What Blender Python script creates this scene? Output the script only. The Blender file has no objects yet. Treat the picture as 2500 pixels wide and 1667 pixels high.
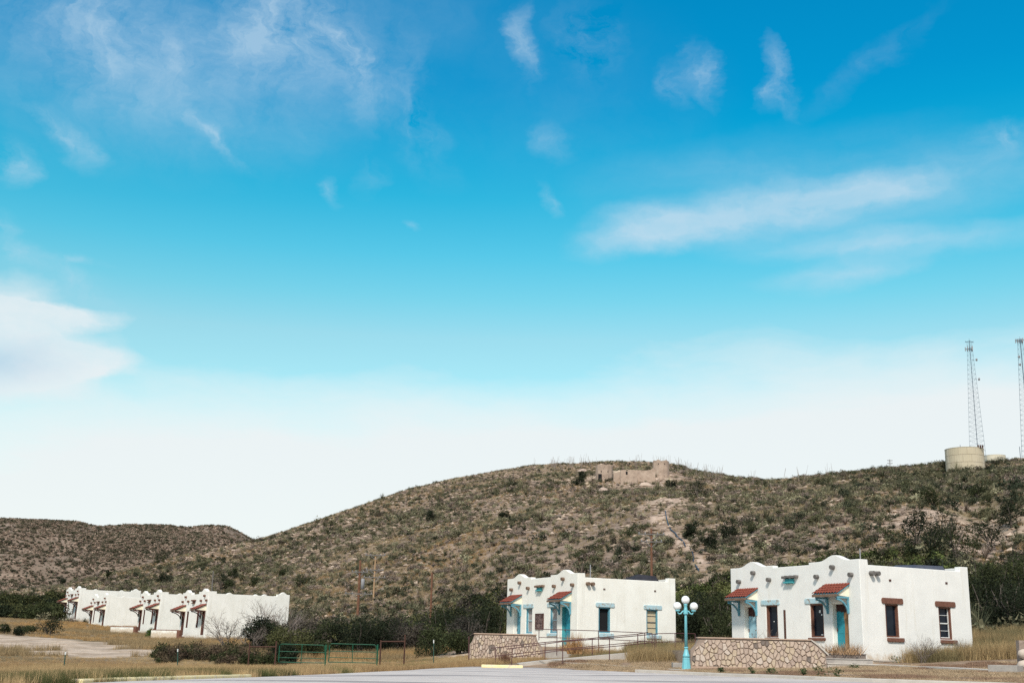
import bpy, bmesh, math, random
import numpy as np
from mathutils import Vector, Matrix
random.seed(7); rng = np.random.default_rng(7)
C = bpy.context.scene.collection
sc = bpy.context.scene

# ------------------------------------------------------------------ camera
FPX, TH, RO = 2936.3, 0.252, -0.022            # focal length for a 2500 px wide frame, tilt up, roll
c_, s_ = math.cos(RO), math.sin(RO)
FW = Vector((0, math.cos(TH), math.sin(TH))); UP0 = Vector((0, -math.sin(TH), math.cos(TH))); RT0 = Vector((1, 0, 0))
RT = c_*RT0 - s_*UP0; UPV = s_*RT0 + c_*UP0
cam_d = bpy.data.cameras.new('camera'); cam = bpy.data.objects.new('camera', cam_d); C.objects.link(cam)
cam_d.sensor_width = 36; cam_d.sensor_fit = 'HORIZONTAL'; cam_d.lens = 36*FPX/2500
cam_d.clip_start = 0.1; cam_d.clip_end = 9000
cam.matrix_world = Matrix(((RT.x, UPV.x, -FW.x, 0), (RT.y, UPV.y, -FW.y, 0), (RT.z, UPV.z, -FW.z, 0), (0, 0, 0, 1)))
sc.camera = cam
def pix(px, py, y):                            # point of the place seen at (px, py) of the photograph at distance y
    d = FW + RT*((px-1250)/FPX) - UPV*((py-833.5)/FPX)
    return d*(y/d.y)
def azel(px, py):
    d = (FW + RT*((px-1250)/FPX) - UPV*((py-833.5)/FPX)).normalized()
    return math.atan2(d.x, d.y), math.asin(d.z)

# ------------------------------------------------------------------ world, sun, exposure
SUN_EL, SUN_AZ = math.radians(44), math.radians(190)      # azimuth of the sun seen from above, clockwise from +y
w = bpy.data.worlds.new('World'); sc.world = w; w.use_nodes = True
nt = w.node_tree; N = nt.nodes; L = nt.links; N.clear()
def nd(t, **k):
    n = N.new(t)
    for a, b in k.items(): setattr(n, a, b)
    return n
def lk(a, b): L.new(a, b)
def mth(op, a, b=None, c=None, clamp=False):
    n = nd('ShaderNodeMath', operation=op, use_clamp=clamp)
    for i, v in enumerate((a, b, c)):
        if v is None: continue
        if isinstance(v, (int, float)): n.inputs[i].default_value = v
        else: lk(v, n.inputs[i])
    return n.outputs[0]
def mixc(f, a, b, mode='MIX'):
    n = nd('ShaderNodeMix', data_type='RGBA', blend_type=mode)
    for i, v in ((0, f), (6, a), (7, b)):
        if isinstance(v, (int, float)): n.inputs[i].default_value = v
        elif isinstance(v, tuple): n.inputs[i].default_value = (*v, 1)
        else: lk(v, n.inputs[i])
    return n.outputs[2]
def ramp(f, pts):
    n = nd('ShaderNodeValToRGB'); e = n.color_ramp.elements
    while len(e) < len(pts): e.new(0.5)
    for i, (p, c) in enumerate(pts): e[i].position = p; e[i].color = (*c, 1) if isinstance(c, tuple) else (c, c, c, 1)
    lk(f, n.inputs[0]); return n.outputs[0]
sky = nd('ShaderNodeTexSky', sky_type='NISHITA'); sky.sun_disc = False
sky.sun_elevation = SUN_EL; sky.sun_rotation = SUN_AZ; sky.altitude = 700; sky.air_density = 1.0; sky.dust_density = 0.6; sky.ozone_density = 2.0
tc = nd('ShaderNodeTexCoord'); sep = nd('ShaderNodeSeparateXYZ'); lk(tc.outputs['Generated'], sep.inputs[0])
az = mth('ARCTAN2', sep.outputs[0], sep.outputs[1]); el = mth('ARCSINE', sep.outputs[2])
cmb = nd('ShaderNodeCombineXYZ'); lk(az, cmb.inputs[0]); lk(el, cmb.inputs[1])
AE = cmb.outputs[0]
def noise(vec, scale, detail=6, rough=0.6, sx=1, sy=1, rot=0, dist=0.0, off=0.0):
    m = nd('ShaderNodeMapping'); lk(vec, m.inputs[0]); m.inputs[3].default_value = (sx, sy, 1); m.inputs[2].default_value = (0, 0, rot); m.inputs[1].default_value = (off, off, 0)
    n = nd('ShaderNodeTexNoise'); n.inputs['Scale'].default_value = scale; n.inputs['Detail'].default_value = detail
    n.inputs['Roughness'].default_value = rough; n.inputs['Distortion'].default_value = dist
    lk(m.outputs[0], n.inputs['Vector']); return n.outputs[0]
def blob(px, py, sx, sy, rot=0, vec=None):     # soft cloud patch at a direction of the sky
    a, e = azel(px, py)
    m = nd('ShaderNodeMapping', vector_type='TEXTURE'); lk(vec or AEW, m.inputs[0])
    m.inputs[1].default_value = (a, e, 0); m.inputs[2].default_value = (0, 0, math.radians(rot)); m.inputs[3].default_value = (sx/FPX/math.cos(e), sy/FPX, 1)
    g = nd('ShaderNodeTexGradient', gradient_type='SPHERICAL'); lk(m.outputs[0], g.inputs[0])
    return mth('SMOOTHERSTEP' if False else 'POWER', g.outputs[1], 1.3)
# warp of the direction for ragged cloud edges
nw = nd('ShaderNodeTexNoise'); nw.inputs['Scale'].default_value = 9; nw.inputs['Detail'].default_value = 7; nw.inputs['Roughness'].default_value = 0.62
mp = nd('ShaderNodeMapping'); lk(AE, mp.inputs[0]); mp.inputs[3].default_value = (1, 1.7, 1); lk(mp.outputs[0], nw.inputs['Vector'])
vs = nd('ShaderNodeVectorMath', operation='SUBTRACT'); lk(nw.outputs[1], vs.inputs[0]); vs.inputs[1].default_value = (.5, .5, .5)
vm = nd('ShaderNodeVectorMath', operation='MULTIPLY'); lk(vs.outputs[0], vm.inputs[0]); vm.inputs[1].default_value = (.10, .035, 0)
va = nd('ShaderNodeVectorMath', operation='ADD'); lk(AE, va.inputs[0]); lk(vm.outputs[0], va.inputs[1]); AEW = va.outputs[0]
fine = noise(AEW, 14, 8, 0.65, 1, 1.6, 0.5)
fib = noise(AEW, 34, 7, 0.7, 1, .32, 0.75, off=2.0); fine = mth('ADD', mth('MULTIPLY', fine, .58), mth('MULTIPLY', fib, .42))
streak = noise(AEW, 6, 8, 0.62, 1, 3.5, -0.15, off=3.1)
SKY_STR = 0.075
SKY_TINT = [(0.0, (2.7, 2.7, 1.9)), (0.281, (2.1, 2.77, 2.03)), (0.318, (1.35, 2.82, 2.16)), (0.357, (.78, 2.78, 2.28)), (0.410, (.26, 2.58, 2.32)), (0.455, (.07, 2.38, 2.36)), (0.482, (.02, 2.22, 2.36)), (0.512, (.012, 2.1, 2.38)), (0.578, (.010, 2.05, 2.42)), (1.0, (0.01, 1.8, 2.3))]
TMAX = 4.0; SKY_TINT = [(p, tuple(v/TMAX for v in c)) for p, c in SKY_TINT]
eln = mth('MULTIPLY', el, 1/0.9, clamp=True)
base = mixc(1.0, mixc(1.0, sky.outputs[0], ramp(eln, SKY_TINT), 'MULTIPLY'), (TMAX,)*3, 'MULTIPLY')
K = 1/SKY_STR
WHITE = tuple(v*K for v in (0.86, 0.89, 0.90)); CLOUD = tuple(v*K for v in (0.58, 0.74, 0.86)); GREYC = tuple(v*K for v in (0.50, 0.66, 0.80))
def total(lst):
    t = None
    for s, amp in lst:
        v = mth('MULTIPLY', s, amp); t = v if t is None else mth('ADD', t, v)
    return t
veil = total([(blob(200, 60, 620, 330, -12), .62), (blob(700, 90, 520, 300, 20), .62), (blob(420, 280, 820, 200, 4), .42), (blob(1400, 300, 420, 300, 0), .14), (blob(1080, 60, 600, 200, 0), .10), (blob(110, 690, 300, 80, -15), .4)])
wisp = total([(blob(700, 60, 180, 230, 40), .85), (blob(850, 150, 90, 210, 28), 1.05), (blob(240, 70, 260, 200, -25), .75), (blob(560, 100, 260, 160, 10), .45), (blob(1005, 260, 90, 240, 22), .55), (blob(520, 325, 110, 34, -38), .9), (blob(560, 370, 120, 30, -45), .5),
              (blob(160, 345, 120, 50, -32), .95), (blob(1290, 110, 48, 130, 12), 1.0), (blob(1440, 100, 90, 130, 8), .55), (blob(1640, 205, 45, 70, 10), .75), (blob(1695, 180, 42, 110, 24), .9), (blob(1900, 185, 42, 120, 22), 1.0), (blob(1880, 225, 40, 60, 0), .6), (blob(2130, 150, 260, 40, 28), .22),
              (blob(2460, 335, 110, 45, 5), .8), (blob(10, 400, 80, 60, -35), 1.0), (blob(0, 560, 60, 40, 0), .8), (blob(20, 612, 110, 34, -8), .9), (blob(170, 632, 90, 16, 0), .8), (blob(180, 690, 130, 40, -25), .7), (blob(1325, 490, 34, 60, 40), .75), (blob(1350, 355, 70, 60, -35), .45), (blob(815, 468, 34, 40, 0), .5), (blob(915, 440, 50, 60, 0), .35), (blob(1010, 552, 40, 14, -20), .6)])
thinf = mth('ADD', mth('MULTIPLY', veil, mth('MULTIPLY_ADD', fine, 2.0, -0.45)), mth('MULTIPLY', wisp, mth('MULTIPLY_ADD', fine, 4.6, -1.85, clamp=False)), clamp=True)
lens = total([(blob(1830, 522, 480, 80, 6), 1.5), (blob(1620, 572, 270, 55, 8), 1.0), (blob(2070, 480, 290, 75, 0), 1.1), (blob(1900, 430, 560, 130, 3), .45), (blob(2350, 420, 380, 110, 0), .55),
              (blob(2200, 592, 520, 45, 0), 1.0), (blob(2060, 560, 420, 60, 4), .35), (blob(2090, 662, 280, 42, 5), .9)])
lensf = mth('MULTIPLY', lens, mth('ADD', mth('MULTIPLY', streak, 1.35), mth('MULTIPLY_ADD', fine, .5, -.22)), clamp=True)
big = total([(blob(10, 870, 330, 135, 3), 4.0), (blob(150, 895, 210, 62, 6), 2.4), (blob(110, 768, 250, 40, 2), 3.0), (blob(10, 745, 160, 120, 0), 2.2), (blob(60, 955, 190, 30, 0), 1.0)])
big = mth('SUBTRACT', big, 0.35)
bigf = mth('MULTIPLY', big, mth('MULTIPLY_ADD', streak, 1.5, 0.05), clamp=True)
# unseen cloud beyond the frame, made whiter and thicker for less blue fill light
front = mth('MULTIPLY', mth('SUBTRACT', mth('ABSOLUTE', az), 0.55), 4.0, clamp=True)
wide = mth('MULTIPLY', mth('MULTIPLY_ADD', noise(AE, 2.2, 7, 0.6, 1, 2.4, 0.3, off=9.0), 2.6, -0.75, clamp=True), mth('MULTIPLY', front, 0.95), clamp=True)
# pale bank low over the hills
bank_n = noise(AE, 3.2, 4, 0.5, 1, 2.5, 0, off=5.0)
eb = azel(1250, 905)[1]
edge = mth('ADD', el, mth('MULTIPLY_ADD', bank_n, 0.10, -0.05))
edge = mth('ADD', edge, mth('MULTIPLY', az, -0.075)); edge = mth('ADD', edge, mth('MULTIPLY_ADD', streak, 0.06, -0.03))
bank = mth('SMOOTH_MIN', mth('DIVIDE', mth('SUBTRACT', eb+0.006, edge), 0.07, clamp=True), 1.0, 0.1)
bank = ramp(bank, [(0, 0.0), (0.5, 0.55), (1.0, 0.93)])
col = mixc(mth('MULTIPLY', bank, 1.0, clamp=True), base, WHITE)
col = mixc(mth('MULTIPLY', thinf, 0.56, clamp=True), col, CLOUD)
col = mixc(mth('MULTIPLY', wide, 0.95, clamp=True), col, tuple(v*K for v in (0.78, 0.78, 0.76)))
tex = mth('ADD', mth('MULTIPLY', fine, .9), mth('MULTIPLY_ADD', streak, .9, .05))
col = mixc(mth('MULTIPLY', lensf, mth('MULTIPLY', tex, 0.70), clamp=True), col, CLOUD)
gb = mth('MULTIPLY', blob(0, 885, 200, 80, 8), .9, clamp=True)
col = mixc(mth('MULTIPLY', bigf, mth('MULTIPLY', tex, 0.86), clamp=True), col, mixc(gb, tuple(v*K for v in (0.80, 0.87, 0.90)), GREYC))
bg = nd('ShaderNodeBackground'); bg.inputs[1].default_value = SKY_STR; lk(col, bg.inputs[0])
wo = nd('ShaderNodeOutputWorld'); lk(bg.outputs[0], wo.inputs[0])

sd = bpy.data.lights.new('sun', 'SUN'); sd.energy = 4.0; sd.angle = math.radians(7.0); sd.color = (1.0, 0.90, 0.77)
sun = bpy.data.objects.new('sun', sd); C.objects.link(sun)
sun_dir = Vector((math.sin(SUN_AZ)*math.cos(SUN_EL), math.cos(SUN_AZ)*math.cos(SUN_EL), math.sin(SUN_EL)))
sun.rotation_euler = sun_dir.to_track_quat('Z', 'Y').to_euler(); sun.location = sun_dir*200
sc.view_settings.view_transform = 'Standard'; sc.view_settings.look = 'None'; sc.view_settings.exposure = 0.0; sc.view_settings.gamma = 1.0
sc.view_settings.use_curve_mapping = False
sc.render.engine = 'CYCLES'; sc.cycles.use_denoising = False; sc.cycles.max_bounces = 6

# ------------------------------------------------------------------ materials
def material(name, col, col2=None, scale=3.0, rough=0.85, bump=0.0, bscale=30, detail=6, spots=None, metallic=0.0, attr=False, spec=0.3, coord='Object', contrast=(0.35, 0.65), extra=None):
    m = bpy.data.materials.new(name); m.use_nodes = True; t = m.node_tree; n_, l_ = t.nodes, t.links
    p = n_['Principled BSDF']; p.inputs['Roughness'].default_value = rough; p.inputs['Metallic'].default_value = metallic; p.inputs['Specular IOR Level'].default_value = spec
    tcx = n_.new('ShaderNodeTexCoord'); vec = tcx.outputs['Object' if coord == 'Geo' else coord]
    if coord == 'Geo': vec = n_.new('ShaderNodeNewGeometry').outputs['Position']
    def tex(s, d=detail, r=0.6):
        x = n_.new('ShaderNodeTexNoise'); x.inputs['Scale'].default_value = s; x.inputs['Detail'].default_value = d; x.inputs['Roughness'].default_value = r; l_.new(vec, x.inputs['Vector']); return x.outputs[0]
    def rng_(f, lo, hi):
        x = n_.new('ShaderNodeMapRange'); x.inputs[1].default_value = lo; x.inputs[2].default_value = hi; l_.new(f, x.inputs[0]); return x.outputs[0]
    def mx(f, a, b, mode='MIX'):
        x = n_.new('ShaderNodeMix'); x.data_type = 'RGBA'; x.blend_type = mode
        for i, v in ((0, f), (6, a), (7, b)):
            if isinstance(v, (int, float)): x.inputs[i].default_value = v
            elif isinstance(v, tuple): x.inputs[i].default_value = (*v, 1)
            else: l_.new(v, x.inputs[i])
        return x.outputs[2]
    if attr:
        a = n_.new('ShaderNodeAttribute'); a.attribute_name = 'Col'; out = a.outputs[0]
        out = mx(rng_(tex(scale), *contrast), mx(1.0, out, tuple([0.78]*3), 'MULTIPLY'), mx(1.0, out, tuple([1.22]*3), 'MULTIPLY'))
    elif col2: out = mx(rng_(tex(scale), *contrast), col, col2)
    else: out = mx(0.0, col, col)
    if spots:
        for (sc_, lo, hi, c) in spots: out = mx(rng_(tex(sc_, 8, 0.65), lo, hi), out, c)
    if extra: out = extra(n_, l_, vec, out, tex, rng_, mx)
    l_.new(out, p.inputs['Base Color'])
    if bump:
        b = n_.new('ShaderNodeBump'); b.inputs['Strength'].default_value = 1; b.inputs['Distance'].default_value = bump
        l_.new(tex(bscale, 5), b.inputs['Height']); l_.new(b.outputs[0], p.inputs['Normal'])
    return m
M = {}
def stains(n_, l_, vec, out, tex, rng_, mx):
    mp_ = n_.new('ShaderNodeMapping'); mp_.inputs[3].default_value = (3.2, 3.2, .25); l_.new(vec, mp_.inputs[0])
    x = n_.new('ShaderNodeTexNoise'); x.inputs['Scale'].default_value = 1.0; x.inputs['Detail'].default_value = 6; x.inputs['Roughness'].default_value = .65; l_.new(mp_.outputs[0], x.inputs['Vector'])
    o = mx(rng_(x.outputs[0], .56, .80), out, (.69, .665, .61))
    sp = n_.new('ShaderNodeSeparateXYZ'); l_.new(vec, sp.inputs[0]); b = n_.new('ShaderNodeMath'); b.operation = 'MULTIPLY_ADD'; l_.new(tex(3.0), b.inputs[0]); b.inputs[1].default_value = 1.3; l_.new(sp.outputs[2], b.inputs[2])
    return mx(rng_(b.outputs[0], .62, .20), o, (.55, .46, .37))
M['stucco_grey'] = material('stucco_white', (.74, .74, .73), (.80, .80, .79), 1.3, .9, .004, 7, spots=[(2.4, .62, .80, (.66, .65, .62)), (9, .68, .78, (.62, .61, .58))], extra=stains)
M['stucco_cream'] = material('stucco_cream', (.79, .77, .72), (.85, .84, .80), 1.1, .9, .004, 7, spots=[(1.8, .60, .80, (.70, .67, .60)), (8, .68, .78, (.66, .62, .55))], extra=stains)
M['stucco_far'] = material('stucco_bright', (.76, .75, .71), (.84, .83, .80), .9, .9, .004, 6, spots=[(1.2, .6, .8, (.68, .66, .60))], extra=stains)
M['cheek'] = material('cream_plaster', (.80, .74, .58), (.84, .79, .66), 4)
M['tile'] = material('clay_tile', (.165, .036, .024), (.245, .066, .042), 9, .8, .004, 60, spots=[(14, .68, .78, (.40, .20, .11))])
M['tile_dull'] = material('clay_tile_dull', (.20, .06, .045), (.27, .09, .065), 5, .85)
M['blue'] = material('blue_paint', (.08, .25, .34), (.14, .35, .44), 6, .7, .003, 50, spots=[(11, .60, .68, (.30, .24, .18))])
M['teal'] = material('teal_paint', (.05, .30, .34), (.09, .38, .42), 6, .65, spots=[(13, .66, .74, (.12, .10, .08))])
M['paleblue'] = material('pale_blue_paint', (.36, .55, .64), (.50, .62, .66), 7, .8, .004, 40, spots=[(7, .52, .62, (.30, .26, .22))])
M['teal_door'] = material('teal_door_worn', (.02, .22, .30), (.04, .28, .36), 6, .7)
def strips(n_, l_, vec, out, tex, rng_, mx):
    mp_ = n_.new('ShaderNodeMapping'); mp_.inputs[3].default_value = (9, 9, .8); l_.new(vec, mp_.inputs[0])
    x = n_.new('ShaderNodeTexNoise'); x.inputs['Scale'].default_value = .55; x.inputs['Detail'].default_value = 6; l_.new(mp_.outputs[0], x.inputs['Vector'])
    sp = n_.new('ShaderNodeSeparateXYZ'); l_.new(vec, sp.inputs[0]); a = n_.new('ShaderNodeMath'); a.operation = 'MULTIPLY_ADD'; l_.new(x.outputs[0], a.inputs[0]); a.inputs[1].default_value = .7; l_.new(sp.outputs[0], a.inputs[2])
    o = mx(rng_(a.outputs[0], -1.28, -1.25), out, (.27, .15, .075))
    b = n_.new('ShaderNodeMath'); b.operation = 'MULTIPLY_ADD'; l_.new(x.outputs[0], b.inputs[0]); b.inputs[1].default_value = .5; l_.new(sp.outputs[2], b.inputs[2])
    return mx(rng_(b.outputs[0], 2.2, 2.23), o, (.05, .022, .02))
M['worn_door'] = material('peeling_door', (.02, .23, .30), (.035, .27, .34), 5, .75, extra=strips)
def peel(n_, l_, vec, out, tex, rng_, mx):
    sp = n_.new('ShaderNodeSeparateXYZ'); l_.new(vec, sp.inputs[0]); nz = tex(6, 8, .7); b = n_.new('ShaderNodeMath'); b.operation = 'MULTIPLY_ADD'; l_.new(nz, b.inputs[0]); b.inputs[1].default_value = .3; l_.new(sp.outputs[2], b.inputs[2])
    return mx(rng_(b.outputs[0], 2.02, 2.06), mx(rng_(nz, .57, .63), out, (.16, .10, .09)), (.07, .03, .025))
M['blue_door'] = material('flaking_blue_door', (.25, .45, .56), (.33, .52, .60), 5, .75, extra=peel)
M['brown'] = material('brown_paint', (.135, .06, .042), (.19, .088, .062), 8, .75, .004, 40, spots=[(16, .62, .72, (.12, .05, .03))])
M['dkbrown'] = material('dark_brown_wood', (.065, .025, .022), (.11, .045, .035), 6, .8)
M['wood'] = material('weathered_wood', (.14, .085, .06), (.22, .15, .11), 7, .85, .003, 60)
M['greywood'] = material('grey_weathered_wood', (.10, .10, .10), (.19, .17, .16), 9, .85)
M['pole'] = material('pole_wood', (.12, .055, .035), (.20, .10, .06), 3, .85)
M['palepole'] = material('pale_pole_wood', (.34, .22, .13), (.42, .28, .17), 3, .85)
M['black'] = material('dark_room', (.010, .010, .012), rough=.9)
M['interior'] = material('interior_plaster', (.10, .10, .10), rough=.95)
M['glass'] = material('window_glass', (.006, .010, .018), (.012, .018, .03), 2, .18, spec=.22)
M['blind'] = material('pale_blind', (.52, .43, .29), (.60, .50, .36), 5, .8)
M['curtain'] = material('grey_curtain', (.26, .22, .22), (.42, .38, .36), 9, .9)
M['whitepaint'] = material('white_paint', (.62, .64, .64), (.74, .75, .75), 8, .6)
M['lamp'] = material('turquoise_paint', (.15, .46, .54), (.18, .50, .58), 4, .42, spec=.5, spots=[(16, .66, .76, (.07, .36, .45))])
M['globe'] = material('milk_glass', (.80, .81, .83), (.86, .87, .88), 4, .22, spec=.5)
M['rail'] = material('dark_red_steel', (.075, .035, .04), (.115, .05, .05), 6, .6)
M['rust'] = material('rusty_steel', (.055, .026, .02), (.09, .042, .03), 10, .8)
M['green'] = material('green_steel', (.006, .068, .038), (.012, .10, .058), 5, .55)
M['greenpost'] = material('dark_green_steel', (.02, .06, .05), (.04, .09, .07), 9, .6)
M['yellow'] = material('yellow_paint', (.70, .58, .30), (.78, .69, .44), 5, .7, .004, 30, spots=[(5, .56, .64, (.55, .46, .36))])
M['concrete'] = material('concrete', (.30, .275, .26), (.40, .37, .345), 2.5, .9, .006, 30, spots=[(6, .60, .74, (.22, .20, .185))])
M['palecon'] = material('pale_concrete', (.46, .42, .38), (.54, .50, .46), 2.5, .9, .005, 30, spots=[(5, .60, .74, (.36, .31, .27))])
M['mortar'] = material('mortar', (.25, .195, .165), (.34, .27, .23), 5, .95, .01, 30)
M['coping'] = material('sandstone_coping', (.38, .27, .21), (.48, .36, .29), 4, .9, .008, 20, spots=[(5, .60, .70, (.22, .15, .12))])
for i, (a, b) in enumerate([((.43, .335, .275), (.53, .42, .35)), ((.46, .36, .27), (.54, .44, .34)), ((.37, .285, .24), (.46, .36, .305)), ((.50, .415, .355), (.58, .49, .43)), ((.14, .115, .105), (.22, .18, .16))]):
    M['stone%d' % i] = material('field_stone', a, b, 5, .9, .012, 25, spots=[(9, .62, .76, tuple(v*.6 for v in a))])
M['ruin'] = material('ruin_stone', (.33, .25, .20), (.46, .36, .295), .8, .95, spots=[(3, .58, .64, (.18, .13, .11))])
def tank_rust(n_, l_, vec, out, tex, rng_, mx):
    mp_ = n_.new('ShaderNodeMapping'); mp_.inputs[3].default_value = (1.2, 1.2, .12); l_.new(vec, mp_.inputs[0])
    x = n_.new('ShaderNodeTexNoise'); x.inputs['Scale'].default_value = 1.0; x.inputs['Detail'].default_value = 5; l_.new(mp_.outputs[0], x.inputs['Vector'])
    return mx(rng_(x.outputs[0], .58, .70), out, (.66, .60, .50))
M['tank'] = material('tank_paint', (.47, .41, .30), (.53, .465, .35), .3, .6, extra=tank_rust)
M['paletank'] = material('pale_tank_paint', (.56, .52, .42), (.62, .58, .48), .3, .6)
M['steel'] = material('galvanised_steel', (.10, .16, .21), (.14, .20, .26), 1, .5, metallic=.3)
M['dksteel'] = material('dark_steel', (.05, .08, .12), rough=.5, metallic=.3)
M['dish'] = material('grey_dish', (.28, .28, .30), rough=.6)
M['tar'] = material('roof_tar', (.02, .02, .028), (.035, .035, .045), 3, .85)
M['tarp'] = material('slate_tarp', (.05, .06, .09), (.08, .09, .12), 3, .75)
M['roof'] = material('roof_gravel', (.18, .17, .16), (.24, .22, .2), 3, .95)
M['plaque'] = material('rusty_lattice', (.055, .03, .03), (.20, .14, .13), 9, .8, contrast=(.45, .55))
def icol(n_, l_, vec, out, tex, rng_, mx):
    a = n_.new('ShaderNodeAttribute'); a.attribute_type = 'INSTANCER'; a.attribute_name = 'icol'; return mx(1.0, out, a.outputs[0], 'MULTIPLY')
M['veg_i'] = material('scattered_foliage', (.1, .1, .05), attr=True, scale=2.0, rough=.95, spec=.05, coord='Geo', extra=icol)
M['rock_i'] = material('scattered_limestone', (.4, .3, .25), attr=True, scale=1.0, rough=.95, spec=.05, coord='Geo', extra=icol)
M['veg'] = material('foliage', (.1, .1, .05), attr=True, scale=2.0, rough=.9, spec=.1, coord='Geo')
M['bark'] = material('bark', (.085, .07, .06), (.15, .125, .11), 5, .95)
M['twig'] = material('grey_twigs', (.14, .115, .10), (.24, .20, .18), 3, .95)
M['rock'] = material('limestone', (.4, .3, .25), attr=True, scale=3.0, rough=.95, spec=.1, coord='Geo')
M['soil'] = material('dry_soil', (.34, .25, .185), (.44, .34, .26), 1.5, .95, .02, 12)

def asphalt_extra(n_, l_, vec, out, tex, rng_, mx):
    mp_ = n_.new('ShaderNodeMapping'); mp_.inputs[3].default_value = (.05, .36, 1); mp_.inputs[2].default_value = (0, 0, .1); l_.new(vec, mp_.inputs[0])
    x = n_.new('ShaderNodeTexNoise'); x.inputs['Scale'].default_value = 1.3; x.inputs['Detail'].default_value = 5; l_.new(mp_.outputs[0], x.inputs['Vector'])
    o = mx(rng_(x.outputs[0], .50, .62), out, (.38, .345, .34))
    return mx(rng_(x.outputs[0], .60, .68), o, (.17, .155, .16))
M['asphalt'] = material('worn_asphalt', (.48, .43, .41), (.58, .53, .505), .7, .92, .006, 40, coord='Geo', extra=asphalt_extra)

def ground_extra(n_, l_, vec, out, tex, rng_, mx):
    o = mx(rng_(tex(.55, 8, .7), .46, .60), out, mx(1.0, out, (.66, .62, .56), 'MULTIPLY'))
    o = mx(rng_(tex(2.6, 6, .7), .56, .66), o, mx(1.0, out, (1.28, 1.22, 1.18), 'MULTIPLY'))
    return o
M['ground'] = material('dry_ground', (.3, .25, .2), attr=True, scale=.25, rough=.95, spec=.05, bump=.10, bscale=1.3, coord='Geo', extra=ground_extra)
def ridge_extra(n_, l_, vec, out, tex, rng_, mx):
    mp_ = n_.new('ShaderNodeMapping'); mp_.inputs[3].default_value = (.02, .02, .30); l_.new(vec, mp_.inputs[0])
    x = n_.new('ShaderNodeTexNoise'); x.inputs['Scale'].default_value = 1.0; x.inputs['Detail'].default_value = 6; l_.new(mp_.outputs[0], x.inputs['Vector'])
    o = mx(rng_(x.outputs[0], .52, .62), out, (.30, .225, .18))
    v = n_.new('ShaderNodeTexVoronoi'); v.inputs['Scale'].default_value = .22; l_.new(vec, v.inputs['Vector'])
    o = mx(rng_(v.outputs[0], .30, .18), o, (.075, .07, .05))
    v = n_.new('ShaderNodeTexVoronoi'); v.inputs['Scale'].default_value = .45; l_.new(vec, v.inputs['Vector'])
    o = mx(rng_(v.outputs[0], .34, .22), o, (.11, .095, .07))
    return mx(rng_(tex(.16, 8, .75), .62, .72), o, (.40, .32, .27))
M['ridge'] = material('distant_slope', (.17, .128, .10), (.235, .18, .145), .03, .95, spec=.05, bump=1.2, bscale=.12, coord='Geo', extra=ridge_extra)

# ------------------------------------------------------------------ object helpers
def tag(o, label=None, cat=None, group=None, kind=None):
    if label: o['label'] = label
    if cat: o['category'] = cat
    if group: o['group'] = group
    if kind: o['kind'] = kind
    return o
def thing(name, label, cat, loc=(0, 0, 0), rz=0, group=None):
    o = bpy.data.objects.new(name, None); o.empty_display_size = .3; C.objects.link(o); o.location = loc; o.rotation_euler = (0, 0, rz)
    return tag(o, label, cat, group)
def link(name, me, m, parent=None, loc=None):
    o = bpy.data.objects.new(name, me); C.objects.link(o)
    if m and not me.materials: me.materials.append(m)
    if parent: o.parent = parent
    if loc is not None: o.location = loc
    return o
def kids(o): return [x for x in C.objects if x.parent is o]
def copy_tree(o, parent=None, index=None):
    if index is None:
        index = {}
        for x in C.objects: index.setdefault(x.parent.name if x.parent else None, []).append(x)
    n = o.copy(); C.objects.link(n); n.parent = parent
    for ch in index.get(o.name, []): copy_tree(ch, n, index)
    return n
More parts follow.
